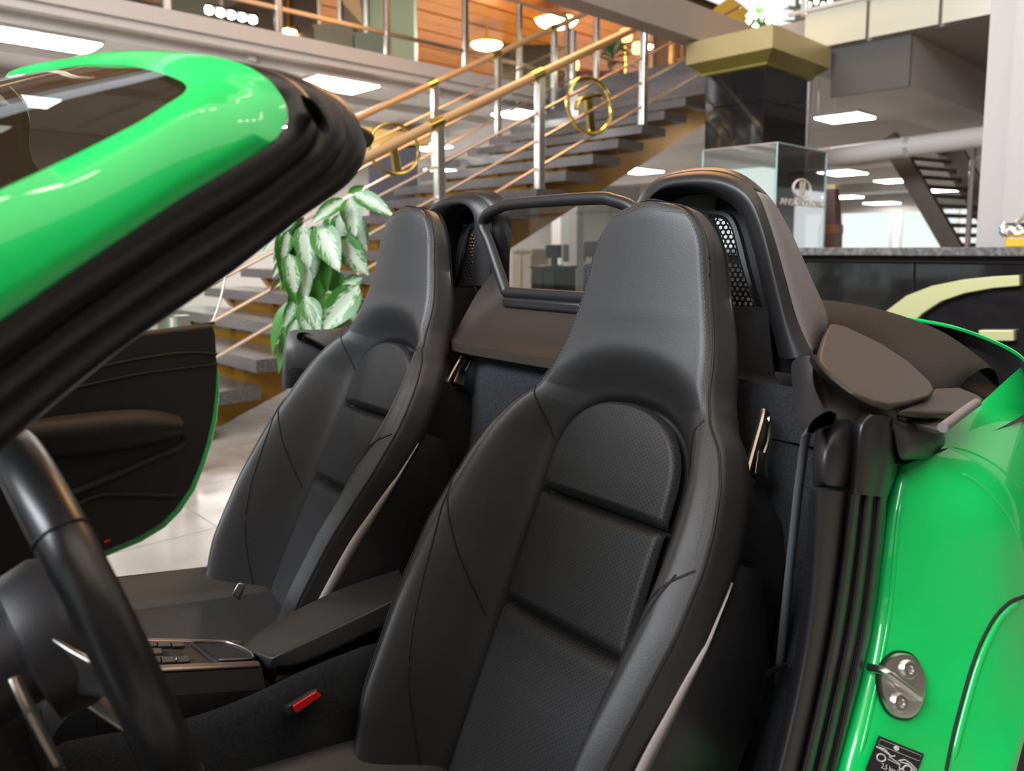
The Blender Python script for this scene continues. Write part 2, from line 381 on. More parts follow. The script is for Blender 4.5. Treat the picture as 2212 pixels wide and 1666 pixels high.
for (x, y, z, top, lu, lv, lab) in [
    (103, 92, 2.98, 3.12, 0.80, 0.50, 'white square light panel above the green windscreen frame'),
    (727, 186, 2.98, 3.12, 0.80, 0.62, 'white light panel hung under the upper floor, right of the green windscreen corner'),
    (1116, 248, 2.98, 3.12, 0.50, 0.55, 'white light panel seen through the stair railing near the gold emblem'),
    (1825, 257, 2.56, 3.0, 0.50, 0.50, 'bright light panel just right of the black tiled column'),
    (1820, 375, 2.56, 3.0, 0.9, 0.62, 'light panel beside the top of the glass case edge'),
    (1937, 392, 2.56, 3.0, 0.7, 0.7, 'light panel left of the dark second staircase'),
    (1820, 427, 2.56, 3.0, 0.85, 0.85, 'light panel above the dark wooden obelisk'),
    (2040, 412, 2.56, 3.0, 0.8, 0.8, 'light panel seen between the treads of the second staircase'),
    (1905, 440, 2.56, 3.0, 0.85, 0.85, 'small distant light panel over the far windows')]:
    u, v = at_px(x, y, z)
    ceiling_light(u, v, z, top, lu, lv, lab)
for u in (-1.0, 1.9, 4.75, 7.6, 10.5, 13.5):      # the further rows of panels under the upper floor
    for v, nm in ((10.3, 'second row'), (12.9, 'back row')):
        ceiling_light(u, v, 2.80, 3.12 if u < 7.9 else 3.0, 1.05, 0.7, 'white light panel in the further rows under the upper floor', 'light panels in the further rows')
for k, (x, y, z, r, lab) in enumerate([(1203, 44, 5.0, 0.36, 'large glowing round lamp on the wooden slat ceiling'),
                                       (1051, 95, 4.9, 0.30, 'smaller glowing round lamp on the slat ceiling behind the stair rail'),
                                       (1392, 100, 4.6, 0.16, 'round lamp by the upstairs plant'),
                                       (624, 66, 4.6, 0.13, 'small round lamp behind the upper glass balustrade')]):
    u, v = at_px(x, y, z); t = thing('ceiling_lamp', W(u, v, z), lab, 'ceiling lamp', 'round lamps upstairs')
    obj('bowl', MB().lathe(W(u, v, z), [(0.02, -r * 0.32), (r * 0.5, -r * 0.3), (r * 0.85, -r * 0.17), (r, 0)], 24), warm_glow, t)
    obj('rim', MB().lathe(W(u, v, z), [(r * 1.04, -0.012), (r * 1.08, 0.01), (r * 1.04, 0.03)], 24), brass, t)
    obj('stem', MB().tube([W(u, v, z), W(u, v, 5.25)], 0.02, 8), brass, t)
for k, (x, y, nb, lab) in enumerate([(300, 17, 5, 'row of five spot bulbs upstairs, the one higher in the corner'), (500, 33, 5, 'row of five spot bulbs upstairs left of a white post')]):
    u, v = at_px(x, y, 4.25); t = thing('spot_bar', W(u, v, 4.25), lab, 'spot light', 'rows of spot bulbs upstairs')
    obj('bar', MB().bbox(u - 0.36, u + 0.36, v - 0.03, v + 0.03, 4.30, 4.34), black_furn, t, smooth=False)
    obj('hanger', MB().tube([W(u, v, 4.33), W(u, v, 5.26)], 0.012, 6), black_furn, t)
    bme = None
    for i in range(nb):
        m_ = MB().lathe(W(u - 0.3 + 0.15 * i, v, 4.25), [(0.01, -0.05), (0.05, -0.03), (0.055, 0.02), (0.03, 0.05)], 12)
        obj('bulb', m_, spot_glow, t)

for k, (x, y, z) in enumerate([(-0.6, -0.8, 4.6), (0.6, 0.3, 5.2), (-1.6, 1.6, 5.0), (1.9, -1.2, 5.0), (2.6, 0.8, 5.4), (-2.6, -0.6, 4.4)]):
    t = thing('spot_bar', (x, y, z), 'row of five spot bulbs hung from the atrium ceiling over the car', 'spot light', 'rows of spot bulbs over the car')
    obj('bar', MB().cbox(x - 0.4, x + 0.4, y - 0.03, y + 0.03, z + 0.05, z + 0.09), black_furn, t, smooth=False)
    obj('hanger', MB().tube([(x, y, z + 0.08), (x, y, 6.6)], 0.01, 6), black_furn, t)
    for i in range(5): obj('bulb', MB().lathe((x - 0.32 + 0.16 * i, y, z), [(0.01, -0.045), (0.04, -0.03), (0.045, 0.02), (0.02, 0.05)], 10), spot_glow, t)

# ---- staircase
RUN, RISE, UA, ZA, VA, VB = 0.345, 0.1655, 2.034, 0.455, 4.4, 6.9
stair = thing('staircase', W(1.4, 5.6, 0), 'wide open staircase with grey granite treads on a gold stringer', 'staircase')
tread_me = mesh_of('tread', MB().cbox(0, 0.37, 0, VB - VA, -0.08, 0), granite_tread, smooth=False)
def zst(u): return ZA + (u - UA) * RISE / RUN
K0, K1 = -2, 17
for k in range(K0, K1):
    inst('tread', tread_me, stair, frame_mtx(W(UA + k * RUN, VA, ZA + k * RISE), U, V, (0, 0, 1)))
# saw-toothed gold stringer carrying the treads
prof = []
for k in range(K0, K1):
    u = UA + k * RUN; z = ZA + k * RISE - 0.08
    prof += [(u + 0.10, z - RISE + 0.04), (u + 0.06, z)]
    if k == K1 - 1: prof += [(u + RUN, z)]
top = [(u, max(z, 0)) for u, z in prof]
low = [(u, z) for u, z in [(UA + K1 * RUN, zst(UA + K1 * RUN) - 0.56), (4.1, zst(4.1) - 0.50), (2.4, zst(2.4) - 0.46), (1.95, 0.0), (top[0][0] - 0.25, 0.0), (top[0][0] - 0.25, 0.06)]]
poly = [W(u, VA + 0.36, z) for u, z in top + low]
obj('stringer', MB().prism(poly, V * 1.75), gold_paint, stair, smooth=False)
# gold brackets under each tread
for k in range(K0 + 1, K1):
    u = UA + k * RUN; z = ZA + k * RISE - 0.08
    for vv in (VA + 0.5, VA + 1.25, VA + 2.05):
        b = MB().prism([W(u + 0.02, vv, z), W(u + 0.16, vv, z), W(u + 0.085, vv, z - 0.085)], V * 0.10)
        obj('bracket', b, gold_paint, stair, smooth=False)
# railings
def rail_side(v, xs, rail_px, side):
    a = bV(*rail_px[0], v); b = bV(*rail_px[1], v)
    def zr(u): return a[2] + (b[2] - a[2]) * (u - a[0]) / (b[0] - a[0])
    us = [bV(x, 300, v)[0] for x in xs]
    for u in us:
        zt = zst(u) - 0.05
        obj('post', MB().bbox(u - 0.035, u + 0.035, v - 0.03, v + 0.03, zt, zr(u) - 0.02), alu, stair, smooth=False, bevel=0.008)
        obj('rail_clamp', MB().tube([W(u - 0.10, v, zr(u - 0.10)), W(u + 0.02, v, zr(u + 0.02))], 0.045, 12), brass, stair)
    return zr, us
ua0, ua1 = 1.1, None
zr, us = rail_side(VA + 0.05, (949, 1166, 1388), ((800, 335), (1380, 57)), 0)
uend = us[-1] - 0.03
obj('handrail', MB().tube([W(1.0, VA + 0.05, zr(1.0)), W(uend, VA + 0.05, zr(uend))], 0.036, 14), rail_wood, stair)
for off in (0.30, 0.52, 0.74):
    obj('rail_rod', MB().tube([W(1.0, VA + 0.05, zr(1.0) - off), W(7.6, VA + 0.05, zr(7.6) - off)], 0.012, 8), brass_rod, stair)
zr2, us2 = rail_side(VB - 0.05, (940, 1076, 1196, 1286), ((755, 263), (1295, 15)), 1)
obj('handrail', MB().tube([W(1.0, VB - 0.05, zr2(1.0)), W(us2[-1] + 0.2, VB - 0.05, zr2(us2[-1] + 0.2))], 0.036, 14), rail_wood, stair)
for off in (0.30, 0.52, 0.74):
    obj('rail_rod', MB().tube([W(1.0, VB - 0.05, zr2(1.0) - off), W(7.6, VB - 0.05, zr2(7.6) - off)], 0.012, 8), brass_rod, stair)
obj('post', MB().bbox(7.55, 7.62, VB - 0.08, VB - 0.02, zst(7.3), zr2(7.3)), alu, stair, smooth=False, bevel=0.008)
# foot posts at the left of the flight
for x in (395, 352):
    q = bZ(x, 760, 0.62); obj('post', MB().bbox(q[0] - 0.03, q[0] + 0.03, q[1] - 0.03, q[1] + 0.03, 0.0, 0.80), alu, stair, smooth=False)
# gold ring emblems hung between the rail rods
def emblem(x, y, r, v, lab):
    u, _, z = bV(x, y, v)
    P = lambda a, b: W(u + a * r * 1.22, v, z + b * r)
    ring = [P(math.cos(t), math.sin(t)) for t in np.linspace(0, 2 * math.pi, 40, endpoint=False)]
    e = obj('ring_emblem', MB().tube(ring, r * 0.075, 8, closed=True, upv=V), brass, stair, label=lab)
    bar = [P(a, b) for a, b in ((-0.62, -0.22), (-0.55, 0.02), (-0.38, 0.17), (-0.1, 0.30), (0.2, 0.42), (0.45, 0.46), (0.60, 0.40))]
    obj('curved_bar', MB().tube(spline(bar, 20), r * 0.085, 8, upv=V), brass, e)
    obj('stem', MB().prism([P(-0.16, 0.30), P(0.10, 0.36), P(0.30, -0.92), P(0.02, -0.98)], V * 0.03), brass, e, smooth=False, bevel=0.004)
emblem(1274, 229, 0.235, VA + 0.05, 'gold ring emblem with a curved T')
emblem(852, 322, 0.17, VA + 0.05, 'gold ring emblem crossed by the handrail')

# ---- balustrade of the left upper floor
bal = thing('glass_balustrade', W(3, 7.66, FL2), 'long glass balustrade with white posts along the upper floor edge above the stairs', 'balustrade')
bv = 7.66
pu = [bV(x, 60, bv)[0] for x in (362, 602, 836, 1005)]
step = 1.25
pu = [pu[0] - 2 * step, pu[0] - step] + pu + [pu[-1] + 0.95, pu[-1] + 1.9]
for i, u in enumerate(pu):
    obj('post', MB().bbox(u - 0.035, u + 0.035, bv - 0.03, bv + 0.03, FL2 - 0.12, 4.40), alu, bal, smooth=False, bevel=0.008)
    if i + 1 < len(pu):
        obj('pane', MB().bbox(u + 0.05, pu[i + 1] - 0.05, bv - 0.006, bv + 0.006, FL2 + 0.03, 4.25), pane_clear, bal, smooth=False)
obj('handrail', MB().tube([W(pu[0], bv, 4.42), W(pu[-1], bv, 4.42)], 0.03, 10), rail_wood, bal)
obj('kick_rail', MB().bbox(pu[0], pu[-1], bv - 0.02, bv + 0.02, FL2 + 0.27, FL2 + 0.31), brass_rod, bal, smooth=False)

# ---- right balustrade over the grey soffit
bal2 = thing('glass_balustrade', W(7.2, 1.5, FL2), 'pale green glass balustrade with white rails above the grey soffit right of the column', 'balustrade')
bu = 7.20
for v in (3.55, 2.95, 2.35, 1.75, 1.15, 0.5):
    obj('post', MB().bbox(bu - 0.03, bu + 0.03, v - 0.03, v + 0.03, FL2 + 0.0, 4.3), alu, bal2, smooth=False, bevel=0.006)
    obj('kick_panel', MB().bbox(bu - 0.012, bu + 0.0, v - 0.585, v - 0.015, 3.01, FL2 + 0.02), mint_pale, bal2, smooth=False)
    obj('pane', MB().bbox(bu - 0.006, bu + 0.006, v - 0.55, v - 0.05, FL2 + 0.06, 4.2), pane_clear, bal2, smooth=False)
obj('low_rail', MB().bbox(bu - 0.04, bu + 0.0, 0, 3.7, FL2 + 0.02, FL2 + 0.055), white_metal, bal2, smooth=False)
obj('handrail', MB().tube([W(bu, -1, 4.3), W(bu, 3.7, 4.3)], 0.03, 10), rail_wood, bal2)
bal3 = thing('stair_railing', W(8, 2.0, FL2), 'white upstairs railing running back behind the pale green balustrade', 'railing')
for v, u0, u1 in ((1.9, 7.4, 14), (3.3, 7.4, 14)):
    for z in (3.55, 3.95, 4.35): obj('rail', MB().tube([W(u0, v, z), W(u1, v, z)], 0.025, 8), white_metal, bal3)
    for u in (7.6, 8.6, 9.8, 11, 12.2, 13.4): obj('post', MB().bbox(u - 0.03, u + 0.03, v - 0.03, v + 0.03, FL2 - 0.06, 4.35), alu, bal3, smooth=False)

# ---- black tiled column with a gold capital
cu0, cu1, cv0, cv1 = 6.20, 7.02, 3.39, 3.97
col_ = st('column', MB().bbox(cu0 + 0.02, cu1 - 0.02, cv0 + 0.02, cv1 - 0.02, 0, 2.79), matt_black, smooth=False)
zt = 0.0
while zt < 2.65:
    h = min(0.60, 2.69 - zt)
    for a, b in ((cv0, (cv0 + cv1) / 2), ((cv0 + cv1) / 2, cv1)):
        obj('wall_tile', MB().bbox(cu0, cu0 + 0.02, a + 0.002, b - 0.002, zt + 0.002, zt + h - 0.002), black_tile, col_, smooth=False, bevel=0.002, bseg=1)
    for a, b in ((cu0, (cu0 + cu1) / 2), ((cu0 + cu1) / 2, cu1)):
        obj('wall_tile', MB().bbox(a + 0.002, b - 0.002, cv0, cv0 + 0.02, zt + 0.002, zt + h - 0.002), black_tile, col_, smooth=False, bevel=0.002, bseg=1)
    zt += 0.60
obj('steel_corner', MB().bbox(cu1 - 0.01, cu1 + 0.03, cv0 - 0.01, cv0 + 0.03, 0, 2.69), alu, col_, smooth=False)
g = 0.12
def ring_rows(lev):
    return [[W(cu0 - e, cv0 - e, z), W(cu1 + e, cv0 - e, z), W(cu1 + e, cv1 + e, z), W(cu0 - e, cv1 + e, z)] for e, z in lev]
obj('capital_lip', MB().grid(ring_rows([(0.0, 2.68), (0.03, 2.69), (0.03, 2.71), (0.13, 2.79)]), close_u=True, cap=True), gold_dark, col_, smooth=False)
obj('capital', MB().grid(ring_rows([(0.13, 2.79), (0.13, 2.98), (0.10, 2.99)]), close_u=True, cap=True), gold_leaf, col_, smooth=False)

# ---- reception counter with its relief emblem
qu = 3.95
counter = thing('reception_counter', W(qu + 0.4, 0.9, 0), 'black granite reception counter with gold relief letters behind the car', 'counter')
vl = bU(1500, 540, qu)[1]; joint = bU(1975, 600, qu)[1]
obj('carcass', MB().bbox(qu + 0.03, qu + 0.62, -1.6, vl, 0, 1.08), matt_black, counter, smooth=False)
obj('counter_top', MB().bbox(qu - 0.05, qu + 0.66, -1.7, vl + 0.05, 1.092, 1.132), granite_top, counter, smooth=False, bevel=0.006)
obj('shadow_strip', MB().bbox(qu + 0.015, qu + 0.62, -1.6, vl, 1.06, 1.092), matt_black, counter, smooth=False)
ed = [vl, joint + 0.55, joint, joint - 0.62, joint - 1.24, -1.6]
for a, b in zip(ed[:-1], ed[1:]):
    for z0, z1 in ((0.0, 0.53), (0.535, 1.055)):
        obj('front_panel', MB().bbox(qu, qu + 0.028, b + 0.002, a - 0.002, z0, z1), black_tile, counter, smooth=False, bevel=0.003, bseg=1)
def cpl(x, y, du=0.0): return np.array(W(*bU(x, y, qu + du)))
up_ = [(1920, 672), (1965, 638), (2020, 617), (2090, 603), (2150, 597), (2208, 594)]
dn_ = [(2208, 617), (2150, 622), (2090, 633), (2040, 650), (2000, 676), (1970, 705)]
arc = MB().prism([cpl(*p) for p in [(1900, 690)] + up_ + dn_], U * -0.045)
emb = obj('relief_letter', arc, mat('pale_gold_letter', (0.62, 0.62, 0.32), 0.35, metal=0.4), counter, smooth=False, bevel=0.004, label='curved gold letter in relief')
obj('relief_letter', MB().prism([cpl(*p) for p in [(2120, 735), (2120, 712), (2196, 712), (2196, 735)]], U * -0.045), MATS['pale_gold_letter'], counter, smooth=False, bevel=0.004)

# ---- glass display case on the counter
du = qu + 0.25
cu, cvv, cz = bU(1680, 307, du)
la = bU(1518, 325, du); right_u = bV(1786, 332, cvv)[0]
case = thing('display_case', W(du + 0.3, cvv + 0.2, 1.132), 'tall glass display case with an etched ring and lettering on the counter', 'display case')
obj('pane', MB().bbox(du, du + 0.01, cvv + 0.011, la[1], 1.133, cz), case_front, case, smooth=False)
obj('pane', MB().bbox(du, right_u, cvv, cvv + 0.01, 1.133, cz), case_glass, case, smooth=False)
for a in ((du - 0.001, du + 0.006, cvv - 0.001, cvv + 0.006), (right_u - 0.004, right_u + 0.012, cvv - 0.003, cvv + 0.013), (du - 0.002, du + 0.008, la[1] - 0.006, la[1])):
    obj('glass_edge', MB().bbox(*a, 1.133, cz), case_edge, case, smooth=False)
obj('glass_edge', MB().bbox(du - 0.002, du + 0.012, cvv, la[1], cz - 0.004, cz + 0.002), brass_rod, case, smooth=False)  # copper stands for the orange reflection along the glass edge
obj('glass_edge', MB().bbox(du, right_u, cvv - 0.002, cvv + 0.012, cz - 0.004, cz + 0.002), case_edge, case, smooth=False)
def kp(x, y): return np.array(W(*bV(x, y, cvv - 0.003)))
c0 = kp(1733, 408); rr = 0.5 * np.linalg.norm(kp(1733, 388) - kp(1733, 428))
obj('etched_ring', MB().tube([c0 + U * rr * 2.0 * math.cos(t) + np.array([0, 0, rr * math.sin(t)]) for t in np.linspace(0, 2 * math.pi, 36, endpoint=False)], 0.006, 6, closed=True, upv=V), pale_print, case)
mb_ = MB()
for a in (-0.25, 0.12): mb_.box(c0 + U * rr * a * 2 + np.array([0, 0, -rr * 0.85]), U * rr * 0.55, V * 0.002, (0, 0, rr * 1.7))
obj('etched_bars', mb_, pale_print, case, smooth=False)
def text_obj(name, s, o, ax, ay, size, m, parent, ext=0.001, wide=1.0):
    c = bpy.data.curves.new(name, 'FONT'); c.body = s; c.size = size; c.extrude = ext; c.align_x = 'CENTER'
    t = bpy.data.objects.new(name + '_tmp', c); COL.objects.link(t); bpy.context.view_layer.update()
    me = bpy.data.meshes.new_from_object(t.evaluated_get(bpy.context.evaluated_depsgraph_get())); bpy.data.objects.remove(t)
    me.materials.clear(); me.materials.append(m)
    ax = np.asarray(ax, float); ax /= np.linalg.norm(ax); ay = np.asarray(ay, float); ay -= ax * (ay @ ax); ay /= np.linalg.norm(ay)
    return inst(name, me, parent, frame_mtx(o, ax * wide, ay, np.cross(ax, ay)))
text_obj('etched_lettering', 'ANSORYS.ORG', kp(1736, 446), U, (0, 0, 1), 0.058, pale_print, case, wide=1.5)

# ---- small things on the counter
ob = thing('wooden_obelisk', W(5.2, 1, 0), 'tapered dark wooden pedestal beside the glass case edge', 'pedestal')
ou = 5.1
b0, b1 = np.array(W(*bU(1782, 505, ou))), np.array(W(*bU(1806, 505, ou))); t0 = np.array(W(*bU(1786, 410, ou)))
ov = (b0 + b1) / 2; hw = np.linalg.norm(b1 - b0) * 0.75; ouv = uv(ov)
def sq(h, z): return [W(ouv[0] - h, ouv[1] - h, z), W(ouv[0] + h, ouv[1] - h, z), W(ouv[0] + h, ouv[1] + h, z), W(ouv[0] - h, ouv[1] + h, z)]
ob.location = W(ouv[0], ouv[1], 0)
obj('shaft', MB().grid([sq(hw * 1.25, 0.05), sq(hw, ov[2]), sq(hw * 0.55, t0[2])], close_u=True, cap=True), dark_wood, ob, smooth=False)
obj('foot', MB().grid([sq(hw * 1.45, 0), sq(hw * 1.4, 0.05)], close_u=True, cap=True), dark_wood, ob, smooth=False)
obj('cap', MB().grid([sq(hw * 0.62, t0[2]), sq(hw * 0.62, t0[2] + 0.03)], close_u=True, cap=True), gold_leaf, ob, smooth=False)
obj('band', MB().grid([sq(hw * 1.06, ov[2]), sq(hw * 1.03, ov[2] + 0.06)], close_u=True, cap=True), wood_wall, ob, smooth=False)
fg = np.array(W(*bU(2196, 505, qu + 0.25))); fu, fv, _ = uv(fg)
fig = thing('figurine', W(fu, fv, 1.132), 'silver twisted figurine on a gold block at the counter end', 'figurine')
obj('base_block', MB().bbox(fu - 0.06, fu + 0.06, fv - 0.10, fv + 0.03, 1.133, 1.175), mat('gold_block', (0.75, 0.48, 0.05), 0.3, metal=0.6), fig, smooth=False, bevel=0.004)
fp = [np.array(W(fu, fv, 1.175)) + V * a + np.array([0, 0, z]) for a, z in ((-0.06, 0.0), (-0.03, 0.03), (0.0, 0.02), (0.03, 0.045), (0.045, 0.02), (0.06, 0.05), (0.05, 0.075))]
obj('twisted_body', MB().tube(spline(fp, 24), list(np.interp(np.linspace(0, 1, 24), [0, .3, .6, 1], [0.02, 0.016, 0.022, 0.012])), 10), chrome, fig)
obj('arm', MB().tube(spline([fp[1], fp[1] + V * 0.03 + np.array([0, 0, 0.04]), fp[1] + V * -0.02 + np.array([0, 0, 0.09])], 10), 0.010, 8), chrome, fig)
obj('head', MB().lathe(fp[1] + V * -0.03 + np.array([0, 0, 0.08]), [(0.004, 0), (0.018, 0.008), (0.02, 0.02), (0.012, 0.034), (0.002, 0.04)], 12), black_furn, fig)

# ---- pale wall column at the right edge
ru = 4.75
e1, e2 = bU(2135, 100, ru), bU(2186, 300, ru)
st('wall_right', MB().bbox(ru, ru + 0.12, -2.5, e1[1], 0, 6.6), white_wall, smooth=False)
st('wall_right_face', MB().bbox(ru - 0.08, ru, -2.5, e2[1], 1.26, 6.6), white_wall, smooth=False)

# ---- second staircase far under the upper floor
s2 = thing('second_staircase', W(9.5, 1.8, 0), 'open far staircase with dark gold stringers seen from behind at the right', 'staircase')
su = 8.6
A1, A2 = bU(1930, 320, su), bU(2052, 530, su - 0.0); B1, B2 = bU(2045, 318, su + 0.9), bU(2125, 450, su + 0.9)
dirn = np.array(W(*A2)) - np.array(W(*A1))
def stringer2(p, d, wd):
    p = np.array(p); e = p + d * 1.9; dn = np.cross(d / np.linalg.norm(d), U); dn /= np.linalg.norm(dn)
    return MB().box(p - dn * wd / 2 - d * 0.12, d * 2.0, dn * wd, U * 0.10)
obj('stringer', stringer2(np.array(W(*A1)), dirn, 0.17), dark_brown, s2, smooth=False)
obj('stringer', stringer2(np.array(W(*B1)) , dirn, 0.24), dark_brown, s2, smooth=False)
for k in range(-1, 17):
    t = k / 10.0; p = np.array(W(*A1)) + dirn * t; q = p + (np.array(W(*B1)) - np.array(W(*A1))) * 1.0
    d_ = q - p; d_[2] = 0
    obj('tread', MB().box(p + np.array([0, 0, -0.02]), d_ * 1.25, U * 0.12, (0, 0, 0.045)), granite_tread, s2, smooth=False)
for xx in (2098,):
    q = bU(xx, 400, su - 0.4); obj('post', MB().tube([W(q[0], q[1], 0), W(q[0], q[1], 2.1)], 0.025, 8), alu, s2)

# ---- round duct under the soffit
d0 = pD(1700, 352, 8.3); d1 = pD(2190, 287, 6.7)
duct = obj('air_duct', MB().tube([d0 + (d0 - d1) * 0.3, d1], 0.095, 18), white_paint, label='long round white air duct under the right soffit', cat='duct')
cl = mesh_of('duct_collar', MB().tube([d0 + (d1 - d0) * 0.58, d0 + (d1 - d0) * 0.60], 0.102, 18), white_metal)
inst('collar', cl, duct, Matrix.Identity(4))

# ---- the hall seen through the wind deflector
hp = pD(1245, 540, 9.0); hu, hv, _ = uv(hp)
st('thin_column', MB().bbox(hu - 0.06, hu + 0.06, hv - 0.06, hv + 0.06, 0, 2.93), white_metal, smooth=False)
hp2 = pD(1210, 540, 15.0); h2 = uv(hp2)
st('thin_column', MB().bbox(h2[0] - 0.12, h2[0] + 0.12, h2[1] - 0.12, h2[1] + 0.12, 0, 2.93), white_metal, smooth=False)
def cabinet(x, ytop, d, du, dv, m, name, lab, cat, doors=2):
    u, v, h = uv(pD(x, ytop, d)); t = thing(name, W(u, v, 0), lab, cat)
    obj('body', MB().bbox(u - du / 2 + 0.02, u + du / 2, v - dv / 2, v + dv / 2, 0, h - 0.03), m, t, smooth=False)
    obj('top', MB().bbox(u - du / 2 - 0.01, u + du / 2 + 0.01, v - dv / 2 - 0.01, v + dv / 2 + 0.01, h - 0.03, h), m, t, smooth=False)
    for k in range(doors):
        obj('door', MB().bbox(u - du / 2, u - du / 2 + 0.019, v - dv / 2 + dv * k / doors + 0.01, v - dv / 2 + dv * (k + 1) / doors - 0.01, 0.08, h - 0.06), m, t, smooth=False)
    return u, v, h
cabinet(1146, 538, 9.4, 0.30, 0.34, cream, 'cream_cabinet', 'tall cream cabinet seen through the wind deflector', 'cabinet')
c1 = cabinet(1196, 574, 8.0, 0.32, 0.34, black_furn, 'black_desk', 'black desk between the cream cabinet and the thin white post', 'desk')
c2 = cabinet(1240, 578, 11.2, 0.40, 0.55, screen_blue, 'blue_desk', 'blue grey desk behind the thin white post', 'desk')
c3 = cabinet(1285, 570, 9.6, 0.35, 0.45, screen_blue, 'blue_desk', 'blue grey desk near the headrest edge', 'desk')
def monitor(c, w, h, lab):
    u, v, z = c; t = thing('monitor', W(u, v, z), lab, 'monitor', 'monitors on the far desks')
    obj('screen', MB().bbox(u - 0.02, u + 0.02, v - w / 2, v + w / 2, z + 0.08, z + 0.08 + h), black_furn, t, smooth=False, bevel=0.005)
    obj('stand', MB().bbox(u - 0.015, u + 0.03, v - 0.03, v + 0.03, z + 0.005, z + 0.1), black_furn, t, smooth=False)
    obj('foot', MB().bbox(u - 0.06, u + 0.06, v - 0.08, v + 0.08, z + 0.001, z + 0.01), black_furn, t, smooth=False)
monitor(c1, 0.20, 0.14, 'black monitor on the desk beside the cream cabinet')
monitor(c2, 0.42, 0.26, 'large dark monitor behind the thin white post')
monitor(c3, 0.34, 0.20, 'dark monitor right of the thin white post')

# ---- gold and violet portal under the left upper floor
def upright(name, px, d, m, thick, lab=None, cat=None, group=None, kind=None):
    q = [pD(x, y, d) for x, y in px]; return obj(name, MB().prism(q, f0 * thick), m, label=lab, cat=cat, group=group, kind=kind, smooth=False)
port = thing('display_board', pD(850, 500, 8.6), 'dark violet display board with a gold header left of the stair posts', 'display board')
q = [pD(x, y, 8.6) for x, y in ((795, 430), (902, 430), (902, 300), (795, 300))]
for k in (0, 1): q[k][2] = 0.0
obj('board', MB().prism(q, f0 * 0.12), indigo, port, smooth=False)
q = [pD(x, y, 8.55) for x, y in ((755, 320), (925, 312), (925, 292), (755, 270))]
obj('header', MB().prism(q, f0 * 0.2), gold_paint, port, smooth=False)

# ---- what stands on the upper floor
def screen_wall(x0, x1, y0, y1, d, m, name, lab, cat, group=None):
    t = thing(name, pD((x0 + x1) / 2, y1, d), lab, cat, group)
    q = [pD(x, y, d) for x, y in ((x0, y1), (x1, y1), (x1, y0), (x0, y0))]
    zf = FL2
    for k in (0, 1): q[k][2] = zf
    t.location = (q[0] + q[1]) / 2
    for k in (2, 3): q[k][2] = 5.2
    obj('panel', MB().prism(q, f0 * 0.06), m, t, smooth=False)
    for p in (q[0], q[1]):
        obj('edge_profile', MB().box(p - RT * 0.02 - f0 * 0.01, RT * 0.04, f0 * 0.08, (0, 0, 5.2 - zf)), white_metal, t, smooth=False)
G = 'partition panels upstairs'
screen_wall(180, 352, -60, 60, 12.6, umber, 'partition_panel', 'umber partition panel upstairs in the far left corner', 'partition', G)
screen_wall(356, 480, -60, 60, 12.4, olive, 'partition_panel', 'dark olive partition panel upstairs with gold glimmer', 'partition', G)
screen_wall(482, 690, -60, 80, 12.2, dark_brown, 'partition_panel', 'dark brown partition panel behind the first white posts', 'partition', G)
screen_wall(735, 790, -60, 90, 11.6, umber, 'partition_panel', 'narrow umber panel upstairs left of the pale green one', 'partition', G)
screen_wall(792, 898, -60, 90, 11.4, mint, 'partition_panel', 'pale green glass panel upstairs', 'partition', G)
def ledge(x0, x1, ytop, d, m, name, lab, cat, depth=0.5):
    a, b = pD(x0, ytop, d), pD(x1, ytop, d); t = thing(name, np.array([*((a + b) / 2)[:2], FL2]), lab, cat)
    a0 = a.copy(); a0[2] = FL2
    obj('body', MB().box(a0, np.array([b[0] - a[0], b[1] - a[1], 0]), f0 * depth, (0, 0, max(a[2] - FL2 - 0.03, 0.1))), m, t, smooth=False)
    obj('top', MB().box(a - RT * 0.02 - np.array([0, 0, 0.03]), np.array([b[0] - a[0], b[1] - a[1], 0]) * 1.05, f0 * depth, (0, 0, 0.03)), m, t, smooth=False)
ledge(678, 762, 52, 10.4, umber, 'low_cabinet', 'brown low cabinet behind the upper glass balustrade', 'cabinet')
ledge(765, 832, 70, 10.3, olive, 'low_cabinet', 'olive low cabinet next to the brown one upstairs', 'cabinet')
ledge(1085, 1200, 97, 15.4, black_furn, 'dark_sofa', 'dark sofa upstairs behind the handrail', 'sofa', 0.8)
ledge(1200, 1345, 152, 11.8, wood_wall, 'wood_counter', 'reddish wooden counter upstairs with a glowing lamp', 'counter', 0.6)
for (x, y, d, s, lab, fl_) in ((1236, 137, 12.1, 0.20, 'glowing orange table lamp on the reddish counter', 0), (1378, 103, 12.6, 0.17, 'glowing orange lamp beside the last stair post', 1), (1352, 75, 13.5, 0.2, 'dim orange lamp above the upstairs plant', 1)):
    p = pD(x, y, d); zb = FL2 if fl_ else p[2] - s * 0.66
    t = thing('floor_lamp' if fl_ else 'table_lamp', (p[0], p[1], zb), lab, 'lamp', 'orange lamps upstairs')
    obj('shade', MB().lathe(p, [(s * 0.50, -s * 0.5), (s * 0.58, -s * 0.2), (s * 0.5, s * 0.4), (s * 0.3, s * 0.5)], 18), shade_glow, t)
    hgt_ = p[2] - s * 0.45 - zb
    obj('foot', MB().lathe((p[0], p[1], zb), [(s * 0.35, 0.001), (s * 0.3, hgt_ * 0.06), (s * 0.07, hgt_ * 0.12), (s * 0.07, hgt_)], 12), brass, t)
screen_wall(1408, 1500, 20, 120, 14.2, umber, 'partition_panel', 'umber partition panel right of the last stair post', 'partition', G)
bk = thing('bookcase', pD(1480, 110, 13.0), 'orange wooden open shelving upstairs next to the gold capital', 'shelving')
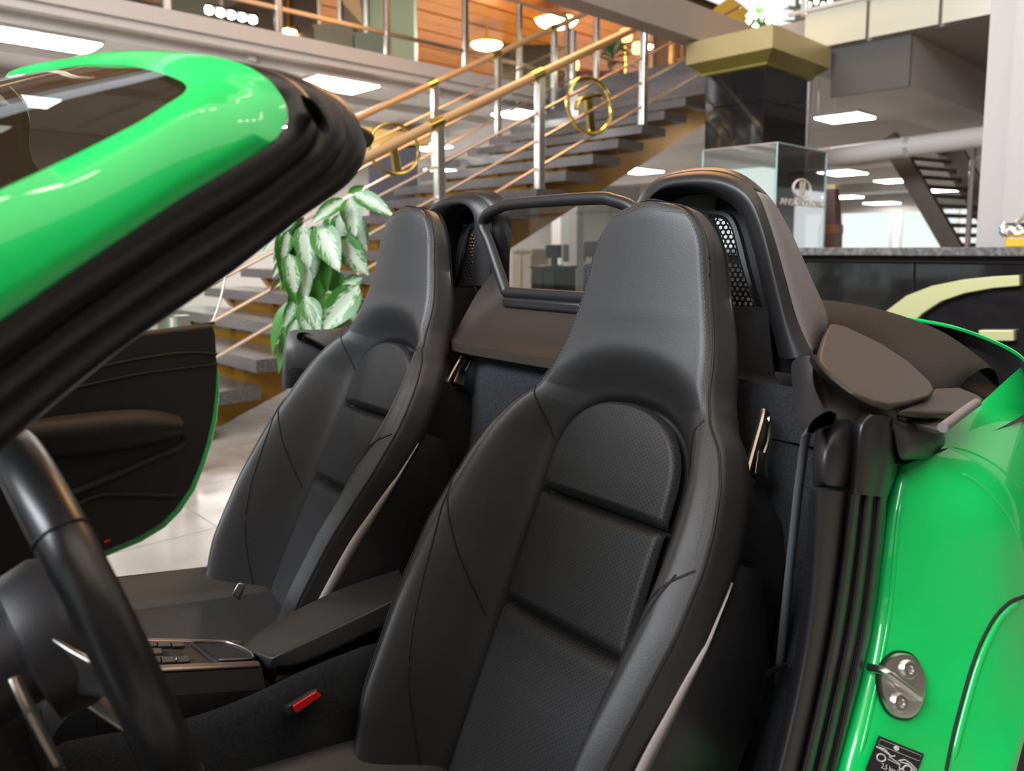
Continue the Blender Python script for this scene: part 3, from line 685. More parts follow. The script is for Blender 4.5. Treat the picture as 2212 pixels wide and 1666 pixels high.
for k in range(4):
    a = pD(1452 + 18 * k, 130, 13.0); a[2] = FL2; obj('upright', MB().box(a, RT * 0.04, f0 * 0.3, (0, 0, 1.7)), warm_wall, bk, smooth=False)
for z in (0.5, 1.0, 1.5):
    a = pD(1452, 130, 13.0); a[2] = FL2 + z; obj('shelf', MB().box(a, RT * 0.46, f0 * 0.3, (0, 0, 0.03)), warm_wall, bk, smooth=False)
chx = thing('gold_armchair', pD(1575, 45, 10.5), 'gold scalloped armchair back above the grey beam', 'chair')
a = pD(1530, 60, 10.5); a[2] = FL2 + 0.05
gm = mat('gold_velvet', (0.62, 0.36, 0.04), 0.6)
ax = pD(1622, 60, 10.5) - pD(1530, 60, 10.5); ax[2] = 0
zt_ = pD(1575, 22, 10.5)[2]
obj('backrest', MB().prism([a, a + ax, a + ax + np.array([0, 0, zt_ - FL2 - 0.1]), a + ax * 0.8 + np.array([0, 0, zt_ - FL2]), a + ax * 0.5 + np.array([0, 0, zt_ - FL2 + 0.12]), a + ax * 0.2 + np.array([0, 0, zt_ - FL2]), a + np.array([0, 0, zt_ - FL2 - 0.1])], f0 * 0.15), gm, chx, smooth=False)
obj('seat', MB().box(a + f0 * -0.45, ax, f0 * 0.45, (0, 0, 0.4)), gm, chx, smooth=False)

# ---- plants
def leaf_mesh(name, m, L=1.0, wd=0.34, fold=0.10, bend=0.22):
    rows = []; N = 8
    for i in range(N + 1):
        t = i / N; w = wd * (math.sin(math.pi * t ** 0.75) ** 0.9) if 0 < t < 1 else 0.0
        z = -bend * t * t
        rows.append([(s * w / 2, t * L, z + fold * abs(s) * w) for s in (-1, -0.5, 0, 0.5, 1)])
    mb = MB().grid(rows); mb.uv = [(v_[0] / wd + 0.5, v_[1] / L) for v_ in mb.v]
    return mesh_of(name, mb, m, angle=0)
def variegated():
    m = mat('variegated_leaf', (0.02, 0.11, 0.012), 0.35, spec=0.4); nt = m.node_tree; b = nt.nodes['Principled BSDF']
    uvn = nt.nodes.new('ShaderNodeUVMap'); uvn.uv_map = 'flat'; sep = nt.nodes.new('ShaderNodeSeparateXYZ'); nt.links.new(uvn.outputs[0], sep.inputs[0])
    def mth(op, a, bb):
        n = nt.nodes.new('ShaderNodeMath'); n.operation = op
        for i, x in enumerate((a, bb)):
            if isinstance(x, (int, float)): n.inputs[i].default_value = x
            else: nt.links.new(x, n.inputs[i])
        return n.outputs[0]
    d = mth('ABSOLUTE', mth('SUBTRACT', sep.outputs[0], 0.5), 0)
    oi = nt.nodes.new('ShaderNodeObjectInfo'); cb = nt.nodes.new('ShaderNodeCombineXYZ')
    nt.links.new(mth('MULTIPLY', d, 9.0), cb.inputs[0]); nt.links.new(mth('ADD', mth('MULTIPLY', mth('SUBTRACT', sep.outputs[1], mth('MULTIPLY', d, 0.9)), 11.0), mth('MULTIPLY', oi.outputs['Random'], 60.0)), cb.inputs[1])
    no = nt.nodes.new('ShaderNodeTexNoise'); no.inputs['Scale'].default_value = 1.0; no.inputs['Detail'].default_value = 4; nt.links.new(cb.outputs[0], no.inputs['Vector'])
    along = mth('MULTIPLY', mth('SUBTRACT', sep.outputs[1], 0.5), mth('SUBTRACT', sep.outputs[1], 0.5))
    fac = mth('SUBTRACT', mth('ADD', mth('MULTIPLY', no.outputs['Fac'], 0.9), 0.36), mth('ADD', mth('MULTIPLY', d, 1.25), mth('MULTIPLY', along, 0.9)))
    r = nt.nodes.new('ShaderNodeValToRGB'); r.color_ramp.elements[0].position = 0.42; r.color_ramp.elements[1].position = 0.62
    r.color_ramp.elements[0].color = (0.03, 0.15, 0.018, 1); r.color_ramp.elements[1].color = (0.40, 0.48, 0.37, 1)
    nt.links.new(fac, r.inputs['Fac']); nt.links.new(r.outputs['Color'], b.inputs['Base Color'])
    return m
var_m = variegated()
leaf_v = leaf_mesh('leaf', var_m, 1.0, 0.40, 0.16, 0.16)
leaf_g = leaf_mesh('leaf', leaf_green, 1.0, 0.36, 0.2, 0.25)
stem_m = mat('plant_stem', (0.10, 0.20, 0.04), 0.5)
pot_m = mat('pot', (0.30, 0.28, 0.26), 0.5)
def leaf_at(me, base, tip, toward, parent, wid=1.0):
    """leaf from base to tip, its face turned to the direction 'toward'"""
    y = np.asarray(tip) - np.asarray(base); L = np.linalg.norm(y); y /= L
    z = np.asarray(toward, float); z = z - y * (z @ y); z /= np.linalg.norm(z); x = np.cross(y, z)
    return inst('leaf', me, parent, frame_mtx(base, x * L * wid, y * L, z * L))
plant = thing('potted_plant', W(*bZ(700, 1000, 0)), 'variegated green and white leafy plant behind the far door pillar', 'plant')
pc = pD(715, 700, 3.0); plant.location = (pc[0], pc[1], 0)
obj('pot', MB().lathe((pc[0], pc[1], 0), [(0.13, 0), (0.16, 0.02), (0.20, 0.36), (0.21, 0.38), (0.18, 0.38), (0.17, 0.34)], 24), pot_m, plant)
for k in range(7):
    a = k * 0.9; obj('stem', MB().tube(spline([(pc[0] + 0.05 * math.cos(a), pc[1] + 0.12 + 0.05 * math.sin(a), 0.33), (pc[0] + 0.07 * math.cos(a), pc[1] + 0.13 + 0.07 * math.sin(a), 0.8), (pc[0] + 0.08 * math.cos(a), pc[1] + 0.13 + 0.08 * math.sin(a), 1.14 + 0.03 * (k % 3))], 10), 0.007, 8), stem_m, plant)
LV = [  # base px, tip px, depth base, depth tip, width, kind
    ((654, 486), (664, 580), 2.92, 2.86, .95, 0), ((622, 500), (612, 562), 2.93, 2.90, .9, 0), ((688, 482), (727, 578), 2.90, 2.80, 1.05, 0), ((730, 512), (790, 590), 2.92, 2.86, 1.1, 0),
    ((624, 548), (640, 630), 2.86, 2.80, 1.0, 0), ((655, 572), (660, 648), 2.88, 2.84, .9, 0), ((676, 540), (676, 600), 2.96, 2.92, 1.0, 0), ((660, 640), (690, 716), 2.84, 2.78, 1.0, 0),
    ((640, 645), (614, 706), 2.88, 2.84, .9, 0), ((655, 650), (668, 728), 2.83, 2.78, 1.0, 0), ((775, 616), (690, 716), 2.85, 2.78, 1.05, 0), ((782, 600), (736, 620), 2.90, 2.88, 1.3, 0),
    ((745, 430), (670, 478), 2.9, 2.84, .8, 0), ((755, 425), (765, 505), 2.96, 2.9, 1.1, 0), ((764, 418), (846, 458), 2.88, 2.80, .75, 0), ((752, 418), (790, 398), 2.9, 2.92, .9, 1),
    ((640, 470), (600, 505), 2.97, 2.95, .8, 1), ((604, 500), (616, 610), 2.95, 2.9, .6, 1), ((618, 600), (640, 655), 2.86, 2.84, .8, 1), ((612, 715), (614, 768), 2.86, 2.83, .8, 1),
    ((700, 545), (700, 630), 2.98, 2.95, .9, 1), ((772, 540), (784, 575), 2.98, 2.96, .9, 1), ((706, 632), (735, 645), 2.88, 2.86, .9, 1), ((628, 690), (608, 720), 2.9, 2.88, .6, 1),
    ((735, 460), (735, 540), 3.0, 2.98, 1.1, 0), ((712, 470), (700, 530), 3.02, 3.0, 1.0, 1), ((770, 470), (790, 540), 3.02, 2.98, .9, 0), ((640, 690), (622, 745), 2.82, 2.80, 1.0, 0),
    ((700, 640), (730, 720), 2.92, 2.88, 1.0, 1), ((650, 600), (632, 690), 2.95, 2.92, 1.0, 1), ((610, 560), (588, 600), 2.98, 2.96, .7, 0), ((690, 600), (668, 690), 3.0, 2.96, 1.0, 1), ((748, 640), (770, 700), 2.95, 2.9, 1.0, 0), ((720, 580), (742, 660), 3.02, 3.0, 1.0, 1)]
for i, (b_, t_, d0_, d1_, w_, kind) in enumerate(LV):
    nrm = -ray(*t_) + np.array([rng.uniform(-.35, .35), rng.uniform(-.35, .35), 0.35])
    leaf_at(leaf_g if kind else leaf_v, pD(*b_, d0_), pD(*t_, d1_), nrm, plant, w_ * 1.22)
for i in range(44):     # inner and far leaves
    a = rng.uniform(0, 2 * math.pi); z = rng.uniform(0.75, 1.28); r0 = rng.uniform(0.02, 0.12); b_ = np.array([pc[0] + r0 * math.cos(a), pc[1] + 0.16 + r0 * math.sin(a) * .7, z])
    tip = b_ + np.array([math.cos(a) * 0.13, abs(math.sin(a)) * 0.12, rng.uniform(-0.2, -0.06)])
    leaf_at(leaf_g if i % 2 else leaf_v, b_, tip, (math.cos(a), math.sin(a), 0.9), plant, rng.uniform(.8, 1.1))
def small_plant(x, y, d, h, n, lab, me):
    p = pD(x, y, d); hs_ = p[2] - h; t = thing('upstairs_plant', (p[0], p[1], FL2), lab, 'plant', 'plants upstairs')
    if hs_ > FL2 + .02: obj('plinth', MB().bbox(*(lambda q: (q[0] - .1, q[0] + .1, q[1] - .1, q[1] + .1))(uv(p)), FL2, hs_), pot_m, t, smooth=False)
    obj('pot', MB().lathe(p - np.array([0, 0, h]), [(h * .16, 0), (h * .2, h * .3), (h * .17, h * .3)], 14), pot_m, t)
    for k in range(n):
        a = k * 2.4; b_ = p + np.array([0, 0, -h * 0.5 + h * 0.5 * k / n]); tip = b_ + np.array([math.cos(a), math.sin(a), rng.uniform(-0.2, 0.7)]) * h * 0.5
        leaf_at(me, b_, tip, (math.cos(a) * .4, math.sin(a) * .4, 1), t, 1.0)
small_plant(1325, 95, 10.9, 0.6, 16, 'leafy plant upstairs between the last two stair posts', leaf_v)
small_plant(1640, 40, 9.6, 0.5, 14, 'green plant with white flowers above the gold capital', leaf_g)
small_plant(1760, 20, 11.5, 0.9, 18, 'pale green plant behind the right glass balustrade', leaf_v)
p = pD(1640, 45, 9.4)
fl = thing('flower_lights', p, 'cluster of white glowing flower bulbs above the gold capital', 'string lights')
for k in range(7):
    q = pD(1618 + 14 * (k % 5), 34 + 11 * (k // 3), 9.4); obj('bulb', MB().lathe(q, [(0.004, -0.035), (0.035, 0), (0.004, 0.035)], 10), spot_glow, fl)
for k in range(6):
    q = pD(1733 + 15 * k, 4 + (k % 2) * 6, 10.5); obj('bulb', MB().lathe(q, [(0.004, -0.03), (0.03, 0), (0.004, 0.03)], 10), spot_glow, fl)
# ================================================================ the green convertible
YC = 1.255
car = thing('convertible_car', (1.0, YC, 0.0), 'bright green open two-seat convertible with black leather seats and its doors open', 'car')
def part(name, mb, m, parent=None, **k): return obj(name, mb, m, parent or car, **k)

# ---------------------------------------------------------------- seats
ANG = math.radians(25.0)
SO = np.array([0.965, 0.85, 0.862]); ES = np.array([0, 1.0, 0]); EH = np.array([math.sin(ANG), 0, math.cos(ANG)]); EN = np.array([-math.cos(ANG), 0, math.sin(ANG)])
def S3(s, h, n): return SO + ES * s + EH * h + EN * n
hh = np.linspace(-0.76, 0.36, 449)
def smooth_tab(hs, ws, k=9):
    y = np.interp(hh, hs, ws); ker = np.hanning(2 * k + 1); ker /= ker.sum(); yp = np.pad(y, k, mode='edge'); y = np.convolve(yp, ker, 'valid')
    return lambda h: np.interp(h, hh, y)
w_f = smooth_tab([-.76, -.68, -.6, -.5, -.4, -.3, -.22, -.16, -.1, -.05, -.015, .03, .1, .2, .27, .36], [.200, .222, .238, .250, .264, .276, .274, .266, .250, .224, .190, .169, .153, .128, .114, .104])
HT = 0.322
def seat_w(h):
    w = float(w_f(h)); h0 = HT - 0.085
    if h > h0: w = w - 0.085 + 0.085 * max(1 - ((h - h0) / 0.085) ** 2.1, 0.0) ** (1 / 2.1)
    return w
m_f = smooth_tab([-.76, -.6, -.45, -.3, -.2, -.1, 0, .06, .12, .2, .28, .36], [.145, .170, .160, .132, .108, .084, .054, .046, .050, .072, .097, .122], 24)
HA = 0.0; RA = 0.137; HC = -0.130
def sdf(s, h):
    if h < HC: return abs(s) - RA
    a, b = abs(s) / RA, (h - HC) / 0.130
    return ((a ** 2.3 + b ** 2.3) ** (1 / 2.3) - 1) * 0.137
def front_n(s, h):
    w = seat_w(h); d = sdf(s, h); m = float(m_f(h))
    if d < 0: return -0.026
    D = max(0.05, (w - RA) * 0.80) if h < -0.10 else 0.092
    if -0.10 <= h < 0.0: D = np.interp(h, [-0.10, 0.0], [max(0.05, (w - RA) * 0.8), 0.092])
    t = min(d / D, 1.0); s_ = t * t * (3 - 2 * t)
    n = -0.008 + (m + 0.008) * s_ - 0.018 * math.exp(-(d / 0.009) ** 2)
    e = abs(s) / w
    k0 = np.interp(h, [-0.2, 0.0], [0.80, 0.90]); e2 = max(e - k0, 0) / (1 - k0)
    n -= np.interp(h, [-0.2, 0.0], [0.020, 0.008]) * e2 ** 2
    if h > HT - 0.03: n -= 0.009 * ((h - HT + 0.03) / 0.03) ** 2
    if h > 0.02: n += 0.010 * (1 - e * e) * min((h - 0.02) / 0.12, 1)
    return n
def T_f(h): return float(np.interp(h, [-.76, -.2, 0, .2, .34], [.062, .072, .075, .056, .042]))
hs = sorted(set(list(np.linspace(-0.86, -0.15, 72)) + list(np.linspace(-0.15, 0.04, 76)) + list(np.linspace(0.04, HT - 0.085, 26)) + [HT - 0.085 * (1 - math.sin(t)) for t in np.linspace(0, math.pi / 2, 16)]))
us_ = np.linspace(-1, 1, 151)
G = [[(u * seat_w(h), h, front_n(u * seat_w(h), h)) for u in us_] for h in hs]
mb = MB(); mb.grid([[S3(*p) for p in r] for r in G])
loop = [r[0] for r in G] + G[-1][1:-1] + [r[-1] for r in reversed(G)]
L = np.array([(p[0], p[1]) for p in loop]); nL = len(L)
tan_ = np.array([L[min(i + 2, nL - 1)] - L[max(i - 2, 0)] for i in range(nL)]); tan_ /= np.linalg.norm(tan_, axis=1)[:, None] + 1e-9
out_ = np.stack([-tan_[:, 1], tan_[:, 0]], 1)
rings = []
def back_n(p): return np.interp(p[1], [-0.12, 0.02], [-0.165, p[2] - T_f(p[1]) * 1.25])
for off, bk in ((0, 0), (0.005, 0.004), (0.008, 0.012), (0.014, 0.04), (0.016, 0.7), (0.012, 0.92), (0.004, 1.0), (-0.012, 'm'), (-0.02, 'b'), (-0.075, 'b')):
    rg = []
    for i, p in enumerate(loop):
        T = T_f(p[1]); q = L[i] + out_[i] * off
        if bk == 'b': n_ = back_n(p)
        elif bk == 'm': n_ = (back_n(p) + p[2] - T) / 2
        else: n_ = p[2] - (bk if bk < 0.1 else bk * T)
        rg.append(S3(q[0], q[1], n_))
    rings.append(rg)
side = MB(); side.grid(rings, flip=True)
nr = len(side.v); side.f.append(tuple(range(nr - nL, nr)))
seat = part('seat', mb, leather, label='black leather sports seat with integrated headrest')
obj('side_cover', side, leather_side, seat, angle=60)

def pad(h0, h1, name):
    rows = []; uvs = []
    hs_ = np.linspace(h0, h1, 41 if h1 < -0.01 else 61); us2 = np.linspace(-1, 1, 61)
    for h in hs_:
        w = RA if h < HC else RA * max(1 - ((h - HC) / 0.130) ** 2.3, 0) ** (1 / 2.3)
        w = max(w + 0.0008, 0.004); r = []
        for u in us2:
            s = u * w; ed = min(-sdf(s, h), h - h0, 9 if h1 > -0.01 else h1 - h)
            d1 = -sdf(s, h) + 0.0008; d2 = min(h - h0 if h0 > -0.6 else 9, 9 if h1 > -0.01 else h1 - h)
            e1 = min(max(d1, 0) / 0.009, 1); e2 = min(max(d2, 0) / 0.015, 1); e = e1 * e2
            n = -0.020 + 0.010 * math.sqrt(max(1 - (1 - e1) ** 2, 0)) + 0.016 * math.sqrt(max(1 - (1 - e2) ** 2, 0)) + 0.011 * (1 - (s / RA) ** 2) * e
            mid = (h - h0) / (h1 - h0); n += 0.003 * math.sin(math.pi * mid) * e
            r.append(S3(s, h, n)); uvs.append((s, h))
        rows.append(r)
    p = MB().grid(rows); p.uv = uvs
    return obj(name, p, leather_p, seat, angle=70, label='perforated leather insert pad')
pad(-0.181, 0.0, 'insert_pad'); pad(-0.380, -0.183, 'insert_pad'); pad(-0.84, -0.382, 'insert_pad')

def surf(s, h, lift=0.0): return S3(s, h, front_n(s, h) + lift)
def seam(pts, r=0.0016, lift=0.0004, n=40):
    P = spline([(a, b, 0) for a, b in pts], n); mbs.tube([surf(p[0], p[1], lift) for p in P], r, 6)
mbs = MB()
for sg in (1, -1):
    seam([(sg * (seat_w(-0.012) - 0.004), -0.012), (sg * .170, -.045), (sg * .150, -.09)])           # shoulder seam
    seam([(sg * (seat_w(-0.215) - 0.004), -0.215), (sg * .235, -.26), (sg * .20, -.335), (sg * .160, -.42)])  # wing seam
    seam([(sg * (seat_w(-0.23) - 0.022), -0.228), (sg * (seat_w(-.3) - 0.045), -.31), (sg * (seat_w(-.4) - 0.05), -.40), (sg * (seat_w(-.55) - 0.055), -.55), (sg * (seat_w(-.68) - 0.06), -.68)])
# welt along the edge of the front face
mbs.tube([S3(*(L[i] + out_[i] * 0.0035), loop[i][2] - 0.0015) for i in range(2, nL - 2)], 0.0019, 6)
obj('seam', mbs, seam_m, seat)
stm = MB()
edge_pts = [(-1, h) for h in np.linspace(-0.20, HT - 0.085, 90)] + [(0, t) for t in np.linspace(-1, 1, 60)][1:-1] + [(1, h) for h in np.linspace(HT - 0.085, -0.20, 90)]
path = []
for a, b in edge_pts:
    if a == 0:
        t = b * math.pi / 2; h = HT - 0.085 + 0.085 * abs(math.cos(t)) ** (2 / 2.1) - 0.009; w = seat_w(min(h, HT - 0.0005)) * 0.94
        path.append((math.copysign(w, b) if abs(b) > 0.35 else (seat_w(HT - 0.002) * 0.9) * b / 0.35, min(h, HT - 0.010)))
    else: path.append((a * seat_w(b) * 0.965, b))
acc = 0; last = np.array(path[0])
pp = [np.array(path[0])]
for q in path[1:]:
    q = np.array(q); Ld = np.linalg.norm(q - last)
    while acc + Ld >= 0.0034 and Ld > 0:
        last = last + (q - last) * ((0.0034 - acc) / Ld); pp.append(last.copy()); Ld = np.linalg.norm(q - last); acc = 0
    acc += Ld; last = q
for i in range(0, len(pp) - 1, 2):
    a, b = pp[i], pp[i + 1]; stm.tube([surf(a[0], a[1], 0.0006), surf(b[0], b[1], 0.0006)], 0.0007, 4)
obj('stitching', stm, thread, seat, kind='stuff')

# seat cushion
cr = []
for i, x in enumerate(np.linspace(0.0, 1.0, 40)):
    X = 0.70 - 0.56 * x; r = []
    for u in np.linspace(-1, 1, 49):
        w = 0.262 * (1 - 0.10 * max(x - 0.8, 0) / 0.2) ; y = u * w; a = abs(u)
        z = 0.250 + 0.045 * min(max((a - 0.52) / 0.3, 0), 1) ** 1.5 + 0.085 * x - 0.05 * max((a - 0.85) / 0.15, 0) ** 2 - 0.06 * max((x - 0.90) / 0.10, 0) ** 2 - 0.012 * math.exp(-((a - 0.54) / 0.03) ** 2)
        r.append((X, 0.85 + y, z))
    cr.append(r)
cu_ = MB().grid(cr, flip=True)
edge = [r[0] for r in cr] + cr[-1][1:-1] + [r[-1] for r in reversed(cr)] + cr[0][1:-1][::-1]
low_ = [(p[0], p[1], 0.165) for p in edge]
cu_.grid([edge, [(p[0], p[1], p[2] - 0.03) for p in edge], low_], close_u=True)
obj('seat_cushion', cu_, leather, seat, angle=60)
# plastic back shell, pale edge strip and release lever
shell = MB()
rows = []
for h in np.linspace(-0.72, -0.19, 30):
    w = seat_w(h); r = []
    k = (h + 0.72) / 0.53
    for (ds, n) in ((0.016, front_n(w, h) - 0.040 - 0.020 * k), (0.026, front_n(w, h) - 0.056 - 0.024 * k), (0.030, np.interp(k, [0, .75, 1], [-.12, -.10, front_n(w, h) - .125])), (0.02, np.interp(k, [0, .75, 1], [-.155, -.13, front_n(w, h) - .13])), (-0.05, np.interp(k, [0, 1], [-.175, front_n(w, h) - .135]))):
        r.append(S3(-(w + ds * (1.15 - 0.6 * k)), h, n))
    rows.append(r)
shell.grid(rows)
obj('back_shell', shell, plastic, seat, angle=45)
obj('back_shell', mirror_y(shell, 0.85), plastic, seat, angle=45)
for sg in (-1, 1):
    strip = MB()
    rr_ = []
    for h in np.linspace(-0.74, -0.215, 30):
        w = seat_w(h); k = (h + 0.72) / 0.53; n0 = front_n(w, h) - 0.036 - 0.022 * k; wd = 0.022 * min(1, max(0.08, (-0.205 - h) / 0.22))
        s0 = sg * (w + 0.020 * (1.15 - 0.6 * k))
        rr_.append([S3(s0, h, n0 + wd * 0.5), S3(s0 + sg * 0.003, h, n0), S3(s0 + sg * 0.001, h, n0 - wd * 0.6)])
    strip.grid(rr_, flip=(sg < 0))
    obj('edge_strip', strip, MATS.get('pale_edge_strip') or mat('pale_edge_strip', (0.30, 0.265, 0.25), 0.5), seat, solid=0.002, label='pale grey edge strip')
for sg in (-1, 1):
    def lv(s, h, n): return S3(sg * (.225 + (s - .225) * .7 - .024), (h + .07) * .78 - .012, (n + .115) * .8 - .052)
    hb = MB(); fr_ = [lv(.222, .0, -.135), lv(.236, -.03, -.12), lv(.262, -.13, -.085), lv(.262, -.142, -.095), lv(.258, -.138, -.118), lv(.245, -.06, -.145), lv(.230, -.01, -.150)]
    hb.tube(spline(fr_ + [fr_[0]], 40), 0.0048, 8, cap=False)
    lever = obj('release_lever', hb, dark_chrome, seat, label='satin metal seat release lever')
    ins = MB().grid([[lv(.226, -.012, -.136), lv(.232, -.02, -.146)], [lv(.240, -.055, -.118), lv(.243, -.06, -.140)], [lv(.256, -.125, -.09), lv(.256, -.128, -.112)]])
    obj('lever_plate', ins, tan_plastic, seat, solid=0.004)
    tg = MB().grid([[lv(.246, -.085, -.115), lv(.250, -.085, -.135)], [lv(.256, -.105, -.106), lv(.262, -.105, -.135)], [lv(.266, -.132, -.098), lv(.276, -.132, -.130)]])
    obj('lever_tongue', tg, dark_chrome, seat, solid=0.005, bevel=0.001)

def copy_tree(o, parent, off=None):
    c = o.copy(); COL.objects.link(c); c.parent = parent; c.matrix_parent_inverse = o.matrix_parent_inverse
    if off is not None: c.location = Vector(c.location) + Vector(off)
    for ch in list(o.children): copy_tree(ch, c)
    return c
seat2 = copy_tree(seat, car, (0.024, 0.80, 0.026))

# ---------------------------------------------------------------- roll hoops with perforated screens
XI, XR, XO = 1.178, 1.142, 1.163
st_ = [  # inner edge, front ridge, outer ridge, back edge (px), and depth of the back edge
    ((1412, 640), (1395, 640), (1374, 640), (1378, 640), 1.20), ((1412, 560), (1393, 560), (1371, 560), (1375, 560), 1.20), ((1408, 480), (1388, 480), (1368, 478), (1372, 476), 1.20),
    ((1420, 440), (1400, 430), (1382, 424), (1387, 419), 1.20), ((1455, 421), (1440, 400), (1420, 387), (1430, 380), 1.20), ((1510, 417), (1510, 393), (1505, 370), (1515, 362), 1.20),
    ((1560, 430), (1570, 402), (1575, 378), (1592, 371), 1.20), ((1600, 462), (1616, 434), (1632, 412), (1658, 420), 1.215), ((1625, 525), (1646, 500), (1664, 488), (1704, 492), 1.25),
    ((1648, 620), (1672, 610), (1696, 598), (1750, 594), 1.30), ((1668, 700), (1693, 700), (1722, 690), (1788, 692), 1.36), ((1685, 770), (1712, 775), (1757, 768), (1764, 766), 1.32)]
Ir = [pX(*s[0], XI) for s in st_]; Rr = [pX(*s[1], XR) for s in st_]; Or = [pX(*s[2], XO) for s in st_]; Br = [pX(*s[3], s[4]) for s in st_]
def dense(P, n=48): return spline(P, n)
Id, Rd, Od, Bd = dense(Ir), dense(Rr), dense(Or), dense(Br)
Kin = [p + np.array([0.075, 0, 0]) for p in Id]
arch = MB(); rows = []
for a, b, c, d, k in zip(Id, Rd, Od, Bd, Kin):
    prof = spline([k, a, a * .5 + b * .5 + np.array([-0.011, 0, 0]), b, b * .5 + c * .5 + np.array([-0.004, 0, 0.002]), c], 14); rows.append(prof)
arch.grid(rows)
fair = MB(); rows = []
for c, d in zip(Od, Bd):
    e = c + np.array([0.0015, 0, 0]); cy_ = .84 - d[1]; rows.append([e, e * .5 + d * .5, d, d + np.array([0.02, cy_ * .25, -0.012]), d + np.array([0.03, cy_ * .8, -0.03])])
fair.grid(rows[:31]); fair2 = MB().grid(rows[30:])
# recess wall with the screen frame in it
ctr = pX(1545, 590, 1.2)
fpx = [(1445, 520), (1450, 480), (1468, 462), (1500, 455), (1530, 454), (1562, 457), (1582, 472), (1597, 510), (1612, 570), (1628, 630), (1641, 676), (1634, 690), (1610, 689), (1560, 684), (1500, 680), (1480, 660), (1462, 600)]
XF = 1.225
fo = [pX(*p, XF) for p in fpx]
def closed_spline(P, n):
    Q = P[-2:] + P + P[:3]; m = len(P); out = []
    for i in range(n):
        t = i / n * m; k = int(t); t -= k; a, b, c, d = Q[k + 1], Q[k + 2], Q[k + 3], Q[k + 4]
        out.append(0.5 * ((2 * b) + (-a + c) * t + (2 * a - 5 * b + 4 * c - d) * t * t + (-a + 3 * b - 3 * c + d) * t ** 3))
    return out
fo = closed_spline(fo, 96); fc = sum(fo) / len(fo)
def shrink(P, d): return [p + (fc - p) / np.linalg.norm(fc - p) * d for p in P]
fi = shrink(fo, 0.014)
inner = [p for p in Kin]; il = np.array([[p[1] - fc[1], p[2] - fc[2]] for p in inner]); ia = np.arctan2(il[:, 1], il[:, 0])
def outer_at(ang, z):
    # ray from the screen's centre to the inner edge of the hoop
    best = None; d = np.array([math.cos(ang), math.sin(ang)])
    for i in range(len(il) - 1):
        p, q = il[i], il[i + 1]; e = q - p; den = d[0] * e[1] - d[1] * e[0]
        if abs(den) < 1e-9: continue
        t = (p[0] * e[1] - p[1] * e[0]) / den; s = (p[0] * d[1] - p[1] * d[0]) / den
        if t > 0 and -0.001 <= s <= 1.001: best = t if best is None else min(best, t)
    if best is None:  # open bottom
        zb = 0.90 - fc[2]; best = zb / d[1] if d[1] < -0.05 else 0.2
    return np.array([1.245, fc[1] + d[0] * best, fc[2] + d[1] * best])
op = [outer_at(math.atan2(p[2] - fc[2], p[1] - fc[1]), 0) for p in fo]
wall = MB().grid([[p + np.array([0.012, 0, 0]) for p in fo] + [fo[0] + np.array([0.012, 0, 0])], op + [op[0]]])
frame_ = MB().grid([[p + np.array([0.014, 0, 0]) for p in fo], fo, [p * .5 + q * .5 + np.array([-0.004, 0, 0]) for p, q in zip(fo, fi)], fi, [p + np.array([0.012, 0, 0]) for p in fi]], close_u=False)
for r in ():
    pass
fr2 = MB().grid([r_ + [r_[0]] for r_ in ([p + np.array([0.014, 0, 0]) for p in fo], fo, [p * .5 + q * .5 + np.array([-0.004, 0, 0]) for p, q in zip(fo, fi)], fi, [p + np.array([0.012, 0, 0]) for p in fi])])
# honeycomb of punched holes
hexm = MB(); px_, pz_ = 0.0118, 0.0088
fiy = np.array([[p[1], p[2]] for p in fi])
def inside(y, z):
    c = False; j = len(fiy) - 1
    for i in range(len(fiy)):
        if (fiy[i, 1] > z) != (fiy[j, 1] > z) and y < (fiy[j, 0] - fiy[i, 0]) * (z - fiy[i, 1]) / (fiy[j, 1] - fiy[i, 1]) + fiy[i, 0]: c = not c
        j = i
    return c
y0, y1, z0, z1 = fiy[:, 0].min(), fiy[:, 0].max(), fiy[:, 1].min(), fiy[:, 1].max()
r = 0; z = z0
while z < z1 + pz_:
    y = y0 + (px_ / 2 if r % 2 else 0)
    while y < y1 + px_:
        if inside(y, z):
            vs = []; H = px_ / 2 / math.cos(math.pi / 6)
            for rad, sc in ((H, 1.0), (H * 0.66, 1.0)):
                for k in range(6):
                    a = math.pi / 6 + k * math.pi / 3
                    vs.append((XF + 0.006, y + rad * math.cos(a), z + rad * math.sin(a) * (pz_ / (px_ * 0.866))))
            hexm.add(vs, [(k, (k + 1) % 6, 6 + (k + 1) % 6, 6 + k) for k in range(6)])
        y += px_
    z += pz_; r += 1
def hoop(mirror):
    f = (lambda m: mirror_y(m, YC)) if mirror else (lambda m: m)
    h = part('roll_hoop', f(arch), plastic, angle=50)
    obj('fairing', f(fair), plastic, h, angle=50, solid=0.004, soff=1)
    obj('side_fairing', f(fair2), fairing_m, h, angle=50, solid=0.004, soff=1, label='dark side fairing, greyed for grazing light')
    obj('recess_wall', f(wall), matt_black, h)
    obj('screen_frame', f(fr2), plastic, h, angle=50)
    obj('perforated_screen', f(hexm), plastic_g, h, smooth=False, solid=0.0016)
hoop(False); hoop(True)

